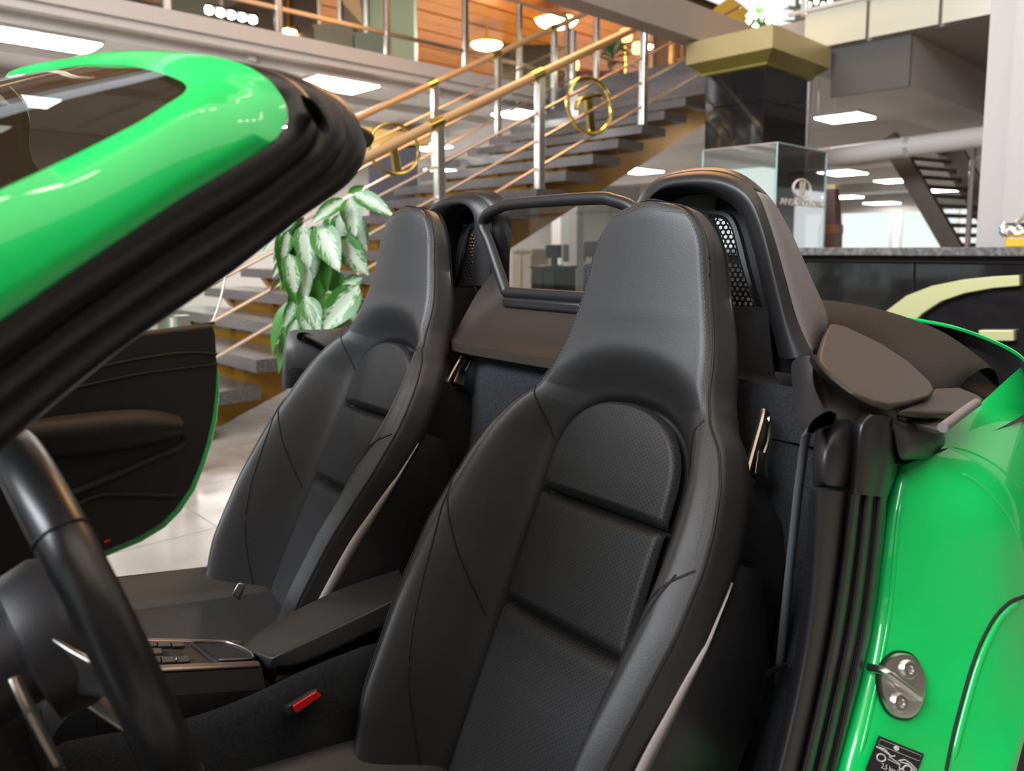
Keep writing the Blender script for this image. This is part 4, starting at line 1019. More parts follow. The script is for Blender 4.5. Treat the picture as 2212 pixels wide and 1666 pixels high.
# ---------------------------------------------------------------- wind deflector between the hoops
XD = 1.15
df_o = [(1093, 632), (1072, 570), (1055, 520), (1041, 487), (1050, 466), (1075, 451), (1110, 441), (1200, 432), (1300, 428), (1335, 433), (1358, 446), (1378, 470)]
dl = [pX(x, y, XD) for x, y in df_o]
dl = [p for p in dl]
half = [p for p in dl if p[1] > YC]
mir = [np.array([p[0], 2 * YC - p[1], p[2]]) for p in half]
half = sorted(half, key=lambda p: 0)      # keep drawing order
full = half + mir[::-1]
fs = spline(full, 70)
defl = part('wind_deflector', MB().tube(fs + [fs[0]], 0.0135, 12, ry=1.0, upv=(1, 0, 0)), plastic, angle=60)
ci = sum(fs) / len(fs)
obj('deflector_pane', MB().prism([p + (ci - p) * 0.04 for p in fs], (0.004, 0, 0)), defl_glass, defl, smooth=False)
mid = fs[0]; ml = fs[-1]
obj('deflector_foot', MB().box(mid + np.array([-0.014, 0.0, -0.034]), (0, ml[1] - mid[1], 0), (0.04, 0, 0), (0, 0, 0.024)), plastic, defl, smooth=True, bevel=0.006)

# shelf below the deflector, bulkhead carpet
sh = []
zs = 1.02
YW = 0.235
def shrow(yoff):
    e = abs(yoff) / YW; lift = 0.06 * max(0, (e - 0.80) / 0.20) ** 2
    fw_ = 0.095 * (1 - 0.35 * e ** 4)
    return [(1.175, YC + yoff, 1.015 + lift), (1.165, YC + yoff, 1.00 + lift), (1.12, YC + yoff, 0.965 + lift * 0.8), (1.07, YC + yoff, 0.925 + lift * 0.3), (1.07 - fw_ * 0.4, YC + yoff, 0.915), (1.07 - fw_ * 0.55, YC + yoff, 0.905), (1.07 - fw_ * 0.57, YC + yoff, 0.885), (1.07, YC + yoff, 0.868)]
rows = [shrow(t) for t in np.linspace(-YW, YW, 33)]
part('rear_shelf', MB().grid(rows), tan_plastic, angle=30)
bk_ = MB()
rows = []
for y in np.linspace(-0.75, 0.75, 41):
    b = 0.035 * math.exp(-(max(abs(y) - 0.11, 0) / 0.05) ** 2)
    rows.append([(1.10 - b, YC + y, 0.905), (1.06 - b, YC + y, 0.72), (1.02 - b * 1.2, YC + y, 0.5), (0.98 - b * 1.2, YC + y, 0.25), (0.95, YC + y, 0.14)])
mid_rows = rows[14:27]
part('bulkhead_carpet_shaded', MB().grid(rows[:15], flip=True), carpet, angle=60)  # outer bulkhead darker: shade behind the seats is in the colour
part('bulkhead_carpet_shaded', MB().grid(rows[26:], flip=True), carpet, angle=60)
part('bulkhead_carpet_lit', bk_.grid(mid_rows, flip=True), mat('lit_bulkhead_felt', (0.012, 0.0135, 0.016), 0.95, noise=(260, (0.036, 0.040, 0.047), 4, 0.35, 0.75), bump=(700, 0.6, 0.002)), angle=60)  # same bulkhead, lightened in colour where light falls between the seats
# plinth trim under each hoop
for sg in (False, True):
    pl = MB().grid([[(1.19, 0.735, 1.02), (1.19, 0.72, 0.90), (1.12, 0.66, 0.885)], [(1.19, 0.83, 1.02), (1.17, 0.83, 0.90), (1.10, 0.83, 0.885)], [(1.19, 1.03, 1.02), (1.17, 1.03, 0.90), (1.10, 1.03, 0.885)]])
    part('hoop_plinth', mirror_y(pl, YC) if sg else pl, matt_black, solid=0.01)
# carpeted wheel-house panel behind each seat
whp = [(1735, 1666), (1725, 1400), (1720, 1100), (1718, 900), (1700, 800), (1680, 775), (1640, 768), (1560, 765)]

# ---------------------------------------------------------------- body side at the door opening
def J(y): return 0.465 - (0.52 - y) * 0.75
rowspx = [
    [(1965, 952, .52), (2030, 922, .505), (2095, 893, .50), (2150, 842, .51), (2212, 786, .53), (2310, 705, .56)],
    [(1962, 966, .52), (2012, 940, .50), (2085, 948, .47), (2165, 988, .425), (2212, 1028, .40), (2310, 1110, .375)],
    [(1955, 980, .52), (2003, 965, .50), (2060, 970, .465), (2135, 1000, .42), (2200, 1060, .38), (2300, 1170, .355)],
    [(1945, 1000, .515), (1992, 1005, .495), (2050, 1015, .46), (2122, 1050, .415), (2190, 1125, .375), (2285, 1235, .347)],
    [(1918, 1110, .515), (1988, 1110, .478), (2075, 1112, .43), (2140, 1130, .395), (2200, 1190, .365), (2285, 1290, .342)],
    [(1903, 1210, .512), (1978, 1210, .474), (2068, 1212, .428), (2135, 1225, .393), (2190, 1260, .365), (2275, 1340, .337)],
    [(1888, 1340, .508), (1960, 1340, .47), (2045, 1343, .428), (2112, 1350, .394), (2172, 1370, .362), (2255, 1410, .332)],
    [(1864, 1450, .50), (1935, 1450, .463), (2018, 1452, .428), (2085, 1458, .394), (2150, 1470, .36), (2228, 1490, .326)],
    [(1836, 1570, .49), (1908, 1570, .455), (1988, 1572, .424), (2060, 1576, .39), (2125, 1584, .358), (2200, 1595, .322)],
    [(1800, 1710, .48), (1872, 1710, .447), (1952, 1712, .418), (2030, 1715, .386), (2095, 1720, .356), (2160, 1725, .318)]]
rowspx = [[(r[0][0] - 34, r[0][1] + 2, r[0][2] + .05)] + r for r in rowspx]
BG = [[pY(x, y, J(Y)) for x, y, Y in r] for r in rowspx]
low = [[p + np.array([-0.03 * k, 0.0, -0.14 * k]) for p in BG[-1]] for k in (1, 2, 3)]
BG2 = BG + low
for r in BG2[1:]:
    r.append(r[-1] + np.array([0.03, -0.006, 0.0])); r.append(r[-1] + np.array([0.10, 0.03, 0.0]))
e0 = BG2[0]; e0.append(e0[-1] + np.array([0.4, 0.06, -0.01])); e0.append(e0[-1] + np.array([0.5, 0.12, -0.03]))
for k, r in enumerate(BG2[1:4]):
    r[-2] = r[-3] + np.array([0.5, -0.02, 0.02 - .01 * k]); r[-1] = r[-2] + np.array([0.6, 0.03, -0.04])
body = part('body_panel', MB().grid([r for r in BG2], flip=True), green, sub=3, label='glossy green rear wing and door jamb')
bpy.context.view_layer.update()
dg = bpy.context.evaluated_depsgraph_get()
from mathutils.bvhtree import BVHTree
bvh = BVHTree.FromObject(body, dg)
off_b = body.matrix_world
def hit(x, y, lift=0.0):
    r_ = Vector(ray(x, y)).normalized(); h_ = bvh.ray_cast(Vector(CAM), r_)
    if h_[0] is None: return None
    n_ = h_[1] if h_[1].dot(r_) < 0 else -h_[1]
    return np.array(h_[0] + n_ * lift), np.array(n_)
def on_body(pts, lift): return [q[0] for q in (hit(x, y, lift) for x, y in pts) if q is not None]
def s2d(pts, n): return [(p[0], p[1]) for p in spline([(x, y, 0) for x, y in pts], n)]
gap = on_body(s2d([(2211, 1289), (2180, 1302), (2148, 1335), (2118, 1390), (2096, 1450), (2076, 1520), (2058, 1590), (2043, 1665)], 60), 0.0)
obj('panel_gap', MB().tube(gap, 0.0026, 8), matt_black, body)
for cr_, rad in (([(2140, 1335), (2165, 1318), (2212, 1305)], 0.002),):
    pass
# raised bead outside the gap and pressed creases of the jamb
for pts, rad in (([(2211, 1301), (2186, 1312), (2158, 1342), (2130, 1396), (2108, 1456), (2088, 1526), (2070, 1596), (2055, 1665)], 0.0055), ([(2046, 962), (2095, 976), (2140, 998), (2180, 1030), (2211, 1062)], 0.003), ([(2072, 1020), (2110, 1042), (2150, 1078), (2185, 1125), (2208, 1180)], 0.003),
                 ([(1950, 1060), (1940, 1130), (1932, 1210), (1922, 1320), (1903, 1430), (1878, 1550), (1852, 1660)], 0.004)):
    L_ = on_body(s2d(pts, 50), -rad * 0.45)
    rr__ = [rad * min(1, i / 5 + .1, (len(L_) - 1 - i) / 5 + .1) for i in range(len(L_))]
    obj('pressed_bead', MB().tube(L_, rr__, 10), green, body)
# inlet behind the wing's front edge
inl = MB().grid([[pY(2190 + d, y, 0.40) for y in (1300, 1480, 1600, 1750)] for d in (-40, 300)])
part('side_inlet', inl, matt_black)

# striker
sc, sn = hit(1940, 1482, 0.002)
a1 = hit(1950, 1412, 0.002)[0]; a2 = hit(1932, 1545, 0.002)[0]; ay_ = (a1 - a2); hgt = np.linalg.norm(ay_); ay_ /= hgt; ax_ = np.cross(ay_, sn); ax_ /= np.linalg.norm(ax_)
SC2 = (a1 + a2) / 2
if ax_ @ RT < 0: ax_ = -ax_
wd_ = np.linalg.norm(hit(1990, 1480, .002)[0] - hit(1895, 1482, .002)[0])
outl = [(0.02, .5), (.22, .47), (.42, .30), (.5, .05), (.47, -.2), (.32, -.42), (.05, -.5), (-.2, -.46), (-.42, -.25), (-.5, 0.02), (-.44, .22), (-.25, .42)]
outl = closed_spline([np.array([a, b, 0]) for a, b in outl], 40)
def sp(a, b, c=0): return SC2 + ax_ * a * wd_ + ay_ * b * hgt + sn * c
strk = part('door_striker', MB().grid([[sp(p[0] * k, p[1] * k, z) for p in outl] for k, z in ((1.04, 0), (1.04, .004), (.99, .0075), (.90, .008), (.0, .008))], close_u=True), chrome, angle=35)
obj('striker_gasket', MB().grid([[sp(p[0] * k, p[1] * k, z) for p in outl] for k, z in ((1.10, -.001), (1.10, .002), (1.02, .003))], close_u=True), rubber, strk)
for b_ in (0.27, -0.29):
    c_ = sp(0.04 if b_ > 0 else -0.06, b_, .008)
    obj('screw', MB().lathe(c_, [(.0125, -.001), (.0125, .0025), (.010, .005), (.0055, .0052), (.0048, .0015), (.001, .001)], 24, sn), steel, strk)
lp = [sp(.27, -.12, .004), sp(.27, -.12, .012), sp(.20, -.105, .018), sp(-.45, .05, .022), sp(-.60, .09, .020), sp(-.66, .10, .010), sp(-.66, .10, -.005)]
obj('loop', MB().tube(spline(lp, 40), 0.0055, 12), chrome, strk)
# information sticker
q = [hit(x, y, .0045)[0] for x, y in ((1893, 1588), (1988, 1624), (1962, 1700), (1864, 1662))]
stk_o = q[3]; sx = q[2] - q[3]; sy = q[0] - q[3]; sn2 = np.cross(sx, sy); sn2 /= np.linalg.norm(sn2)
stick = part('sticker', MB().box(stk_o, sx, sy, sn2 * .0006), label_m, smooth=False, label='black information sticker with a car outline')
def kk(a, b, c=.001): return stk_o + sx * a + sy * b + sn2 * c
pr = MB()
def line2(pts, r=.0006): pr.tube([kk(a, b) for a, b in pts], r, 5)
def circ(a, b, ra, rb): line2([(a + ra * math.cos(t), b + rb * math.sin(t)) for t in np.linspace(0, 2 * math.pi, 20)], .0009)
circ(.2, .47, .09, .095); circ(.78, .44, .09, .095)
for k_ in (1.0, .93): line2([(.03, .70), (.2, .72 * k_), (.38, .60), (.45, .66)], .0009)
line2([(.45, .66), (.33, .58), (.6, .50)], .0008); line2([(.55, .57), (.66, .66), (.8, .62), (.97, .52), (.9, .46)], .0009); line2([(.60, .56), (.75, .58), (.93, .49)], .0009)
line2([(.34, .50), (.62, .47)], .0006); line2([(.60, .44), (.64, .36), (.69, .43)], .0009)
circ(.42, .86, .045, .05); circ(.42, .86, .02, .022); line2([(.05, .93), (.95, .93), (.95, .77), (.05, .77), (.05, .93)], .0003)
obj('sticker_print', pr, print_m, stick)
text_obj('sticker_text', '2,5 bar 2,5', kk(.5, .22, .0012), sx, sy, .0085, print_m, stick, ext=.0001)

# ---------------------------------------------------------------- near door pillar: trim, weather strips, belt
PY = 0.452
def pil(cols):  # rows of (px, py, depthY)
    return MB().grid([[pY(x, y, Y) for x, y, Y in r] for r in cols])
low_rows = []
for y, xl, xf, xr in ((1058, 1748, 1764, 1829), (1150, 1746, 1760, 1820), (1250, 1738, 1754, 1808), (1350, 1728, 1743, 1793), (1450, 1712, 1727, 1775), (1560, 1690, 1703, 1752), (1700, 1655, 1668, 1722)):
    low_rows.append([(xl, y, PY + .10), (xl + 3, y, PY + .03), (xf, y, PY), (xf + (xr - xf) * .5, y + 3, PY - .004), (xr, y + 5, PY - .002), (xr + 3, y + 5, PY + .01)])
trim = part('door_pillar_trim', pil(low_rows), plastic, sub=2)
up_rows = []
for y, xl, xf, xr, dy in ((905, 1770, 1812, 1860, .02), (935, 1762, 1790, 1850, .005), (975, 1757, 1774, 1845, 0), (1020, 1755, 1768, 1838, 0), (1048, 1757, 1769, 1833, 0.002), (1053, 1760, 1771, 1832, 0.008)):
    up_rows.append([(xl, y, PY + .10), (xl + 2, y, PY + .03), (xf, y, PY + dy), (xf + (xr - xf) * .45, y + 2, PY - .006 + dy), (xr, y + 4, PY - .002 + dy), (xr + 3, y + 4, PY + .012 + dy)])
obj('pillar_cap', pil(up_rows), plastic, trim, sub=2)
# ribbed weather strip between the trim and the painted jamb
ws = []
for y, xl, xr in ((1058, 1833, 1920), (1075, 1831, 1914), (1110, 1826, 1914), (1210, 1815, 1903), (1340, 1796, 1888), (1450, 1775, 1864), (1570, 1748, 1837), (1700, 1718, 1805)):
    r = []
    for t, d in ((0, .006), (.06, -.008), (.20, -.013), (.32, -.009), (.37, .002), (.42, -.007), (.55, -.011), (.65, -.006), (.70, .001), (.76, -.006), (.90, -.010), (1.0, .010)):
        r.append((xl + (xr - xl) * t, y + 10 * t, PY + d * .8 - .004 * t))
    ws.append(r)
strip_ = part('weather_strip', pil(ws), rubber, sub=2)
cap_rows = []
for y, xs in ((893, (1866, 1876, 1895, 1915, 1932, 1940)), (903, (1850, 1862, 1890, 1914, 1934, 1946)), (930, (1840, 1853, 1884, 1910, 1934, 1950)), (985, (1836, 1850, 1880, 1906, 1928, 1948)), (1030, (1833, 1847, 1876, 1898, 1916, 1932)), (1052, (1832, 1845, 1873, 1894, 1910, 1924)), (1066, (1831, 1843, 1871, 1891, 1906, 1918))):
    cap_rows.append([(x, y + 2 * k, PY + d) for k, (x, d) in enumerate(zip(xs, (.006, -.014, -.018, -.012, -.017, .014)))])
obj('moulded_cap', pil(cap_rows), rubber, strip_, sub=2)
# rubber corner finger of the roof seal
fing = [(1925, 905), (1950, 900), (1978, 908), (2008, 910), (2026, 920), (2032, 932), (2043, 945), (2044, 962), (2034, 972), (2020, 984), (2004, 993), (1975, 995), (1950, 996), (1938, 985), (1930, 945)]
ff = closed_spline([np.array([x, y, 0.0]) for x, y in fing], 40); fcx = np.array([1985.0, 950.0])
levels = []
for k, Y in ((1.0, .470), (1.0, .448), (.93, .436), (.70, .430), (.35, .428), (0.02, .428)):
    levels.append([pY(fcx[0] + (p[0] - fcx[0]) * k, fcx[1] + (p[1] - fcx[1]) * k, Y) for p in ff])
part('seal_corner', MB().grid(levels, close_u=True), rubber, angle=60)
# moulded cap over the strip's top
# belt slot and webbing
slot = closed_spline([np.array([x, y, 0.]) for x, y in ((1742, 932), (1752, 912), (1772, 895), (1795, 886), (1806, 892), (1808, 905), (1800, 918), (1782, 925), (1765, 930), (1752, 940))], 36)
part('belt_slot', MB().grid([[pY(p[0], p[1], PY - .004) for p in slot], [pY(p[0] * .9 + 177, p[1] * .9 + 91, PY - .006) for p in slot], [pY(p[0] * .72 + 496, p[1] * .72 + 255, PY + .03) for p in slot], [pY(1775, 910, PY + .04) for p in slot]], close_u=True), plastic_g, angle=50)
blt = [((1764, 920), (1745, 926)), ((1752, 940), (1733, 944)), ((1746, 975), (1727, 975)), ((1735, 1060), (1716, 1060)), ((1722, 1180), (1703, 1180)), ((1710, 1300), (1690, 1300)), ((1696, 1420), (1678, 1420)), ((1690, 1480), (1672, 1480))]
belt = part('seat_belt', MB().grid([[pY(*a, PY + .05 + .012 * i), pY(*b, PY + .055 + .012 * i)] for i, (a, b) in enumerate(blt)]), belt_m, solid=.0015)
tn = MB().tube([pY(x, y, .56) for x, y in ((1645, 1462), (1668, 1448), (1697, 1438))], .004, 8)
obj('belt_anchor', tn, dark_chrome, belt)
for (a, b) in (((1592, 1478), (1620, 1454)), ((1593, 1488), (1636, 1455))):
    obj('buckle_tongue', MB().tube([pY(*a, .60), pY(*b, .60)], .0022, 6), chrome, belt)

# ---------------------------------------------------------------- panels behind the pillar
def slab(pts, m, name, thick=(0, 0, -.012), parent=None, bev=.004, n=None, **k):
    P = [np.asarray(p, float) for p in pts]
    if n: P = closed_spline(P, n)
    return part(name, MB().prism(P, thick), m, parent=parent, bevel=bev, angle=40, **k)
def PZ(x, y, z): return pZ(x, y, z)
hb_ = [[(1706, 778, .60), (1735, 768, .575), (1757, 767, .56)], [(1710, 815, .59), (1742, 803, .56), (1768, 800, .545)], [(1714, 855, .57), (1755, 845, .535), (1788, 838, .53)], [(1720, 900, .55), (1765, 880, .515), (1806, 866, .51)], [(1738, 945, .53), (1780, 915, .49), (1822, 888, .495)]]
part('hoop_base', MB().grid([[pY(*p) for p in r] for r in hb_]), plastic, sub=2)
shA = [(1757, 766, 1.0), (1776, 796, .985), (1806, 824, .965), (1846, 852, .945), (1890, 873, .928), (1925, 881, .918), (1948, 887, .912)]
shB = [(1757, 770, .99), (1768, 802, .965), (1788, 838, .94), (1808, 868, .925), (1834, 886, .915), (1862, 897, .908), (1935, 897, .905)]
rr_ = []
for a_, b_ in zip(shA, shB):
    A_, B_ = pZ(*a_), pZ(*b_); rr_.append([A_ + np.array([.04, .03, -.012]), A_, (A_ + B_) / 2 + np.array([0, 0, .002]), B_, B_ + np.array([-.002, .0, -.03])])
part('side_shelf', MB().grid(rr_), tan_plastic, sub=2)
flap = [(1793, 700, .985), (1800, 699, .985), (1830, 706, .98), (1905, 742, .965), (1965, 785, .95), (2012, 826, .93), (2021, 842, .925), (2010, 852, .925), (1965, 868, .922), (1925, 876, .922), (1890, 868, .928), (1840, 846, .94), (1800, 812, .955), (1772, 778, .97), (1770, 760, .975), (1780, 725, .982)]
slab([pZ(x, y, z) for x, y, z in flap], tan_plastic, 'roof_flap', (0.0, 0.006, -.010), bev=.004)
fl2 = [(1944, 886, .915), (2000, 862, .915), (2022, 838, .915), (2070, 836, .91), (2110, 850, .905), (2127, 862, .90), (2120, 872, .90), (2070, 892, .90), (2015, 893, .905)]
slab([pZ(x, y, z) for x, y, z in fl2], tan_plastic, 'roof_flap', (0.0, 0.006, -.010), bev=.004)
fl3 = [(1938, 885, .905), (1960, 890, .90), (2018, 898, .895), (2030, 905, .89), (2040, 928, .885), (1985, 912, .89), (1940, 905, .895)]
slab([pZ(x, y, z) for x, y, z in fl3], tan_plastic, 'seal_ledge', (0.0, 0.004, -.012))
part('drip_rail', MB().tube(spline([pZ(2036, 924, .895), pZ(2062, 905, .897), pZ(2090, 884, .899), pZ(2110, 870, .90)], 16), .0065, 10), MATS['lit_fairing_grey'])
# folded soft top: an arc of dark fabric across the car
sof = []
o_px = [(1600, 636, .995), (1700, 636, .99), (1770, 640, .985), (1840, 648, .98), (1905, 660, .972), (1985, 682, .962), (2050, 710, .952), (2100, 745, .94), (2135, 772, .93), (2152, 788, .92)]
i_px = [(1620, 690, .97), (1730, 696, .97), (1790, 698, .968), (1850, 712, .962), (1905, 738, .954), (1965, 778, .944), (2005, 806, .935), (2030, 824, .925), (2048, 836, .915), (2060, 842, .905)]
for a, b in zip(o_px, i_px):
    A, B = pZ(*a), pZ(*b); mid = (A + B) / 2 + np.array([0, 0, .012]); sof.append([A + np.array([.03, .0, -.05]), A, mid, B, B + np.array([0, 0, -.05])])
softtop = part('folded_soft_top', MB().grid(sof), fabric, sub=2)
# well around the soft top and the rear lid's green edge
part('roof_well', MB().grid([[(1.05, .44, .83), (1.15, 1.25, .80), (1.05, 2.07, .83)], [(1.6, .40, .85), (1.6, 1.25, .80), (1.6, 2.11, .85)], [(2.1, .62, .86), (2.2, 1.25, .82), (2.1, 1.89, .86)]]), matt_black, smooth=False)
lid_t = [(1960, 682, .967), (2010, 690, .962), (2060, 700, .957), (2110, 716, .952), (2165, 738, .946), (2200, 758, .94), (2212, 770, .936), (2240, 800, .93)]
A = [pZ(*q_) for q_ in lid_t]
lid = part('rear_lid', MB().grid([[a + np.array([.0, 0, -.010]) for a in A], [a + np.array([-.002, 0, -.004]) for a in A], A, [a + np.array([.05, -.0, -.026]) for a in A], [a + np.array([.5, -.02, -.22]) for a in A]]), green, sub=2)
obj('lid_lining', MB().grid([[a + np.array([.002, .0, -.010]) for a in A], [a + np.array([.10, .03, -.05]) for a in A], [a + np.array([.14, .06, -.16]) for a in A]]), matt_black, lid)

# far pillar trim with its belt slot
far = MB()
px_f = [[(618, 760), (624, 716), (640, 712), (690, 712), (760, 708)], [(617, 815), (622, 780), (640, 780), (690, 780), (760, 780)], [(616, 840), (622, 838), (640, 838), (690, 838), (760, 838)]]
far.grid([[pY(x, y, 2.06 - .008 * j + (0.03 if j == 0 else 0)) for j, (x, y) in enumerate(r)] for r in px_f])
ft = part('door_pillar_trim', far, mat('far_trim', (0.06, 0.06, 0.065), 0.4), solid=.01)
fsl = closed_spline([np.array([x, y, 0.]) for x, y in ((641, 724), (650, 718), (672, 722), (715, 744), (720, 760), (705, 758), (665, 742), (644, 734))], 30)
obj('belt_slot', MB().grid([[pY(p[0], p[1], 2.028) for p in fsl], [pY(p[0] * .8 + 136, p[1] * .8 + 148, 2.032) for p in fsl], [pY(680, 740, 2.034) for p in fsl]], close_u=True), plastic_g, ft, angle=60)
obj('belt_guide', MB().tube([pY(655, 728, 2.022), pY(700, 752, 2.022)], .008, 10), plastic_g, ft)
obj('trim_joint', MB().tube([pY(628, 795, 2.03), pY(700, 800, 2.02)], .002, 6), matt_black, ft)

# ---------------------------------------------------------------- windscreen frame
ST = [  # glass edge (px, Y), paint edge (px, Y)
    ((-420, 605, .632), (-420, 985, .600)), ((-150, 480, .642), (-150, 803, .608)), ((0, 410, .650), (0, 700, .618)), ((130, 350, .658), (160, 590, .626)), ((215, 308, .663), (280, 510, .632)), ((300, 264, .668), (400, 430, .640)), ((360, 226, .676), (510, 364, .648)),
    ((392, 205, .684), (590, 314, .655)), ((402, 194, .692), (618, 282, .66)), ((403, 186, .700), (627, 250, .664)), ((395, 177, .712), (618, 215, .67)), ((378, 169, .728), (585, 173, .678)), ((350, 158, .755), (530, 140, .695)), ((310, 148, .80), (450, 119, .74)),
    ((250, 139, .90), (340, 111, .84)), ((175, 139, 1.0), (240, 116, .965)), ((100, 152, 1.11), (150, 130, 1.08)), ((0, 181, 1.255), (20, 163, 1.24))]
gU = [pY(*a) for a, b in ST]; gG = [pY(*b) for a, b in ST]
gUm = [np.array([p[0], 2 * YC - p[1], p[2]]) for p in gU[:-1]][::-1]; gGm = [np.array([p[0], 2 * YC - p[1], p[2]]) for p in gG[:-1]][::-1]
N = 150
Us = spline(gU + gUm, N); Gs = spline(gG + gGm, N)
cen = np.array([0.0, YC, 0.9])
rows = []
for a, b in zip(Us, Gs):
    n_ = np.cross(b - a, np.array([0.0, 1, 0.2])); o_ = (a + b) / 2 - cen; o_ /= np.linalg.norm(o_)
    rows.append([a + (cen - a) * .012, a, a * .75 + b * .25 + o_ * .006, a * .5 + b * .5 + o_ * .008, a * .25 + b * .75 + o_ * .006, b * .96 + a * .04 + o_ * .001, b + (cen - b) * .012])
wsf = part('windscreen_frame', MB().grid(rows, flip=False), green, angle=70, label='glossy green windscreen surround')
# rubber seals and inner trim under the painted surround
SB = [((-420, 985, .600), (-420, 1330, .665)), ((-150, 803, .608), (-150, 1110, .675)), ((0, 700, .618), (0, 985, .690)), ((160, 590, .626), (140, 862, .70)), ((280, 510, .632), (280, 748, .705)), ((400, 430, .640), (400, 663, .712)), ((510, 364, .648), (510, 585, .715)), ((590, 314, .655), (640, 482, .72)),
      ((618, 282, .66), (755, 400, .72)), ((627, 250, .664), (793, 330, .725)), ((618, 215, .67), (770, 262, .735)), ((585, 173, .678), (722, 215, .75)), ((530, 142, .700), (640, 172, .775)), ((450, 123, .75), (530, 145, .83)), ((340, 117, .85), (400, 128, .93)), ((240, 123, .975), (270, 130, 1.03)), ((150, 137, 1.09), (160, 144, 1.10)), ((20, 170, 1.24), (22, 176, 1.25))]
s1 = [pY(*a) for a, b in SB]; s2_ = [pY(*b) for a, b in SB]
s1 = spline(s1, 110); s2_ = spline(s2_, 110); rows = []
inn = np.array([0.25, YC, 1.0])
for i, (a, b) in enumerate(zip(s1, s2_)):
    v_ = b - a; o_ = -(inn - (a + b) / 2); o_ = o_ - v_ * (o_ @ v_) / (v_ @ v_); o_ /= np.linalg.norm(o_)
    q_ = i / 109.0; am = float(np.interp(q_, [0, .62, .74, 1], [1, 1, .15, .05]))
    rows.append([a + v_ * t + o_ * d * am for t, d in ((0, -.002), (.05, .006), (.16, .010), (.28, .006), (.33, -.004), (.38, .007), (.50, .014), (.60, .008), (.64, -.006), (.70, .004), (.84, .010), (.96, .002), (1.0, -.016))])
part('windscreen_seal', MB().grid(rows, flip=False), rubber, angle=75)
# roof-latch block at the header's corner
slotp = [(650, 206), (668, 212), (690, 232), (707, 262), (712, 284), (706, 290), (692, 284), (676, 262), (660, 236)]
lb = closed_spline([np.array([x, y, 0.]) for x, y in slotp], 36)
part('roof_latch_socket', MB().grid([[pY(p[0], p[1], .648) for p in lb], [pY(p[0] * .9 + 68, p[1] * .9 + 25, .652) for p in lb], [pY(680, 248, .668) for p in lb]], close_u=True), matt_black)
part('sun_visor', MB().prism([pY(x, y, .80) for x, y in ((755, 275), (785, 272), (806, 284), (815, 300), (800, 322), (778, 318), (758, 300))], (-.05, .34, .03)), tan_plastic, bevel=.006)
# windscreen
near = spline(gU[0:10] , 40)
gl_rows = []
base_n = near[0]
for q_ in np.linspace(0, 1, 41):
    # across the car: bottom line and top line
    y_b = base_n[1] + (2 * YC - 2 * base_n[1]) * q_
    bow = math.sin(math.pi * q_)
    bot = np.array([base_n[0] - .28 * bow, y_b, base_n[2] + .02 * bow])
    k = q_ * (len(Us) - 1)
    gl_rows.append((bot, q_))
hdr = [p for p in gU[9:]]; hdr = hdr + [np.array([p[0], 2 * YC - p[1], p[2]]) for p in hdr[:-1]][::-1]
hd = spline(hdr, 41)
rows = []
for (bot, q_), tp in zip(gl_rows, hd):
    r = []
    for t in np.linspace(0, 1, 16):
        p = bot * (1 - t) + tp * t; p = p + np.array([0, 0, .02 * math.sin(math.pi * t) * math.sin(math.pi * q_)])
        r.append(p)
    if q_ == 0: r = [near[int(round(t * (len(near) - 1)))] for t in np.linspace(0, 1, 16)]
    if q_ == 1: r = [np.array([p[0], 2 * YC - p[1], p[2]]) for p in (near[int(round(t * (len(near) - 1)))] for t in np.linspace(0, 1, 16))]
    rows.append(r)
part('windscreen', MB().grid(rows), wind_glass, angle=0)

# ---------------------------------------------------------------- passenger door, swung open
HX, HY, DA = -0.2, 2.02, math.radians(27)
DD = np.array([math.cos(DA), math.sin(DA), 0]); DN = np.array([-math.sin(DA), math.cos(DA), 0])   # along the door, outwards
def pDoor(x, y, out=0.0): return on(x, y, np.array([HX, HY, 0]) + DN * out, DN)
outline = [(462, 700), (468, 720), (470, 760), (473, 800), (470, 850), (464, 900), (452, 955), (436, 1005), (415, 1055), (385, 1100), (350, 1135), (300, 1165), (240, 1190), (180, 1213)]
P = [pDoor(*p) for p in outline]
fr = np.array([HX, HY, 0]) + DD * 0.06
poly = P + [np.array([fr[0], fr[1], P[-1][2] - .02]), np.array([fr[0], fr[1], P[0][2] + .0])]
door = part('passenger_door', MB().prism(poly, DN * .05), mat('door_card', (0.007, 0.0065, 0.006), 0.6, spec=0.35, bump=(700, .2, .001)), angle=30, bevel=.012, bseg=3)
ctr_d = sum(poly) / len(poly)
sk_px = [(468, 795), (476, 803), (476, 850), (471, 905), (459, 960), (443, 1010), (423, 1060), (393, 1106), (357, 1142), (306, 1173), (246, 1198), (180, 1226)]
sk_p = [pDoor(*p, .055) for p in sk_px]
sk = MB().prism(sk_p + [np.array([fr[0], fr[1], sk_p[-1][2] - .02]) + DN * .055, np.array([fr[0], fr[1], sk_p[0][2]]) + DN * .055], DN * .04)
obj('outer_skin', sk, green, door, angle=30, bevel=.008)
for pts, r_ in (([(180, 800), (300, 775), (400, 762), (468, 765)], .004), ([(150, 840), (300, 808), (400, 795), (470, 786)], .004), ([(120, 1080), (240, 1030), (330, 990), (390, 965), (402, 940)], .010), ([(130, 1110), (200, 1075), (260, 1068), (380, 1072)], .006)):
    obj('trim_ridge', MB().tube([pDoor(p[0], p[1], -.002) for p in s2d(pts, 24)], r_, 8), MATS['door_card'], door)
obj('armrest', MB().grid([[pDoor(x, y, -.01) for x, y in ((60, 905), (200, 890), (320, 880), (400, 900))], [pDoor(x, y, -.055) for x, y in ((60, 925), (200, 912), (320, 905), (395, 915))], [pDoor(x, y, -.05) for x, y in ((60, 975), (200, 965), (320, 945), (392, 935))], [pDoor(x, y, .0) for x, y in ((60, 1000), (200, 985), (320, 965), (395, 945))]]), MATS['door_card'], door, sub=2)
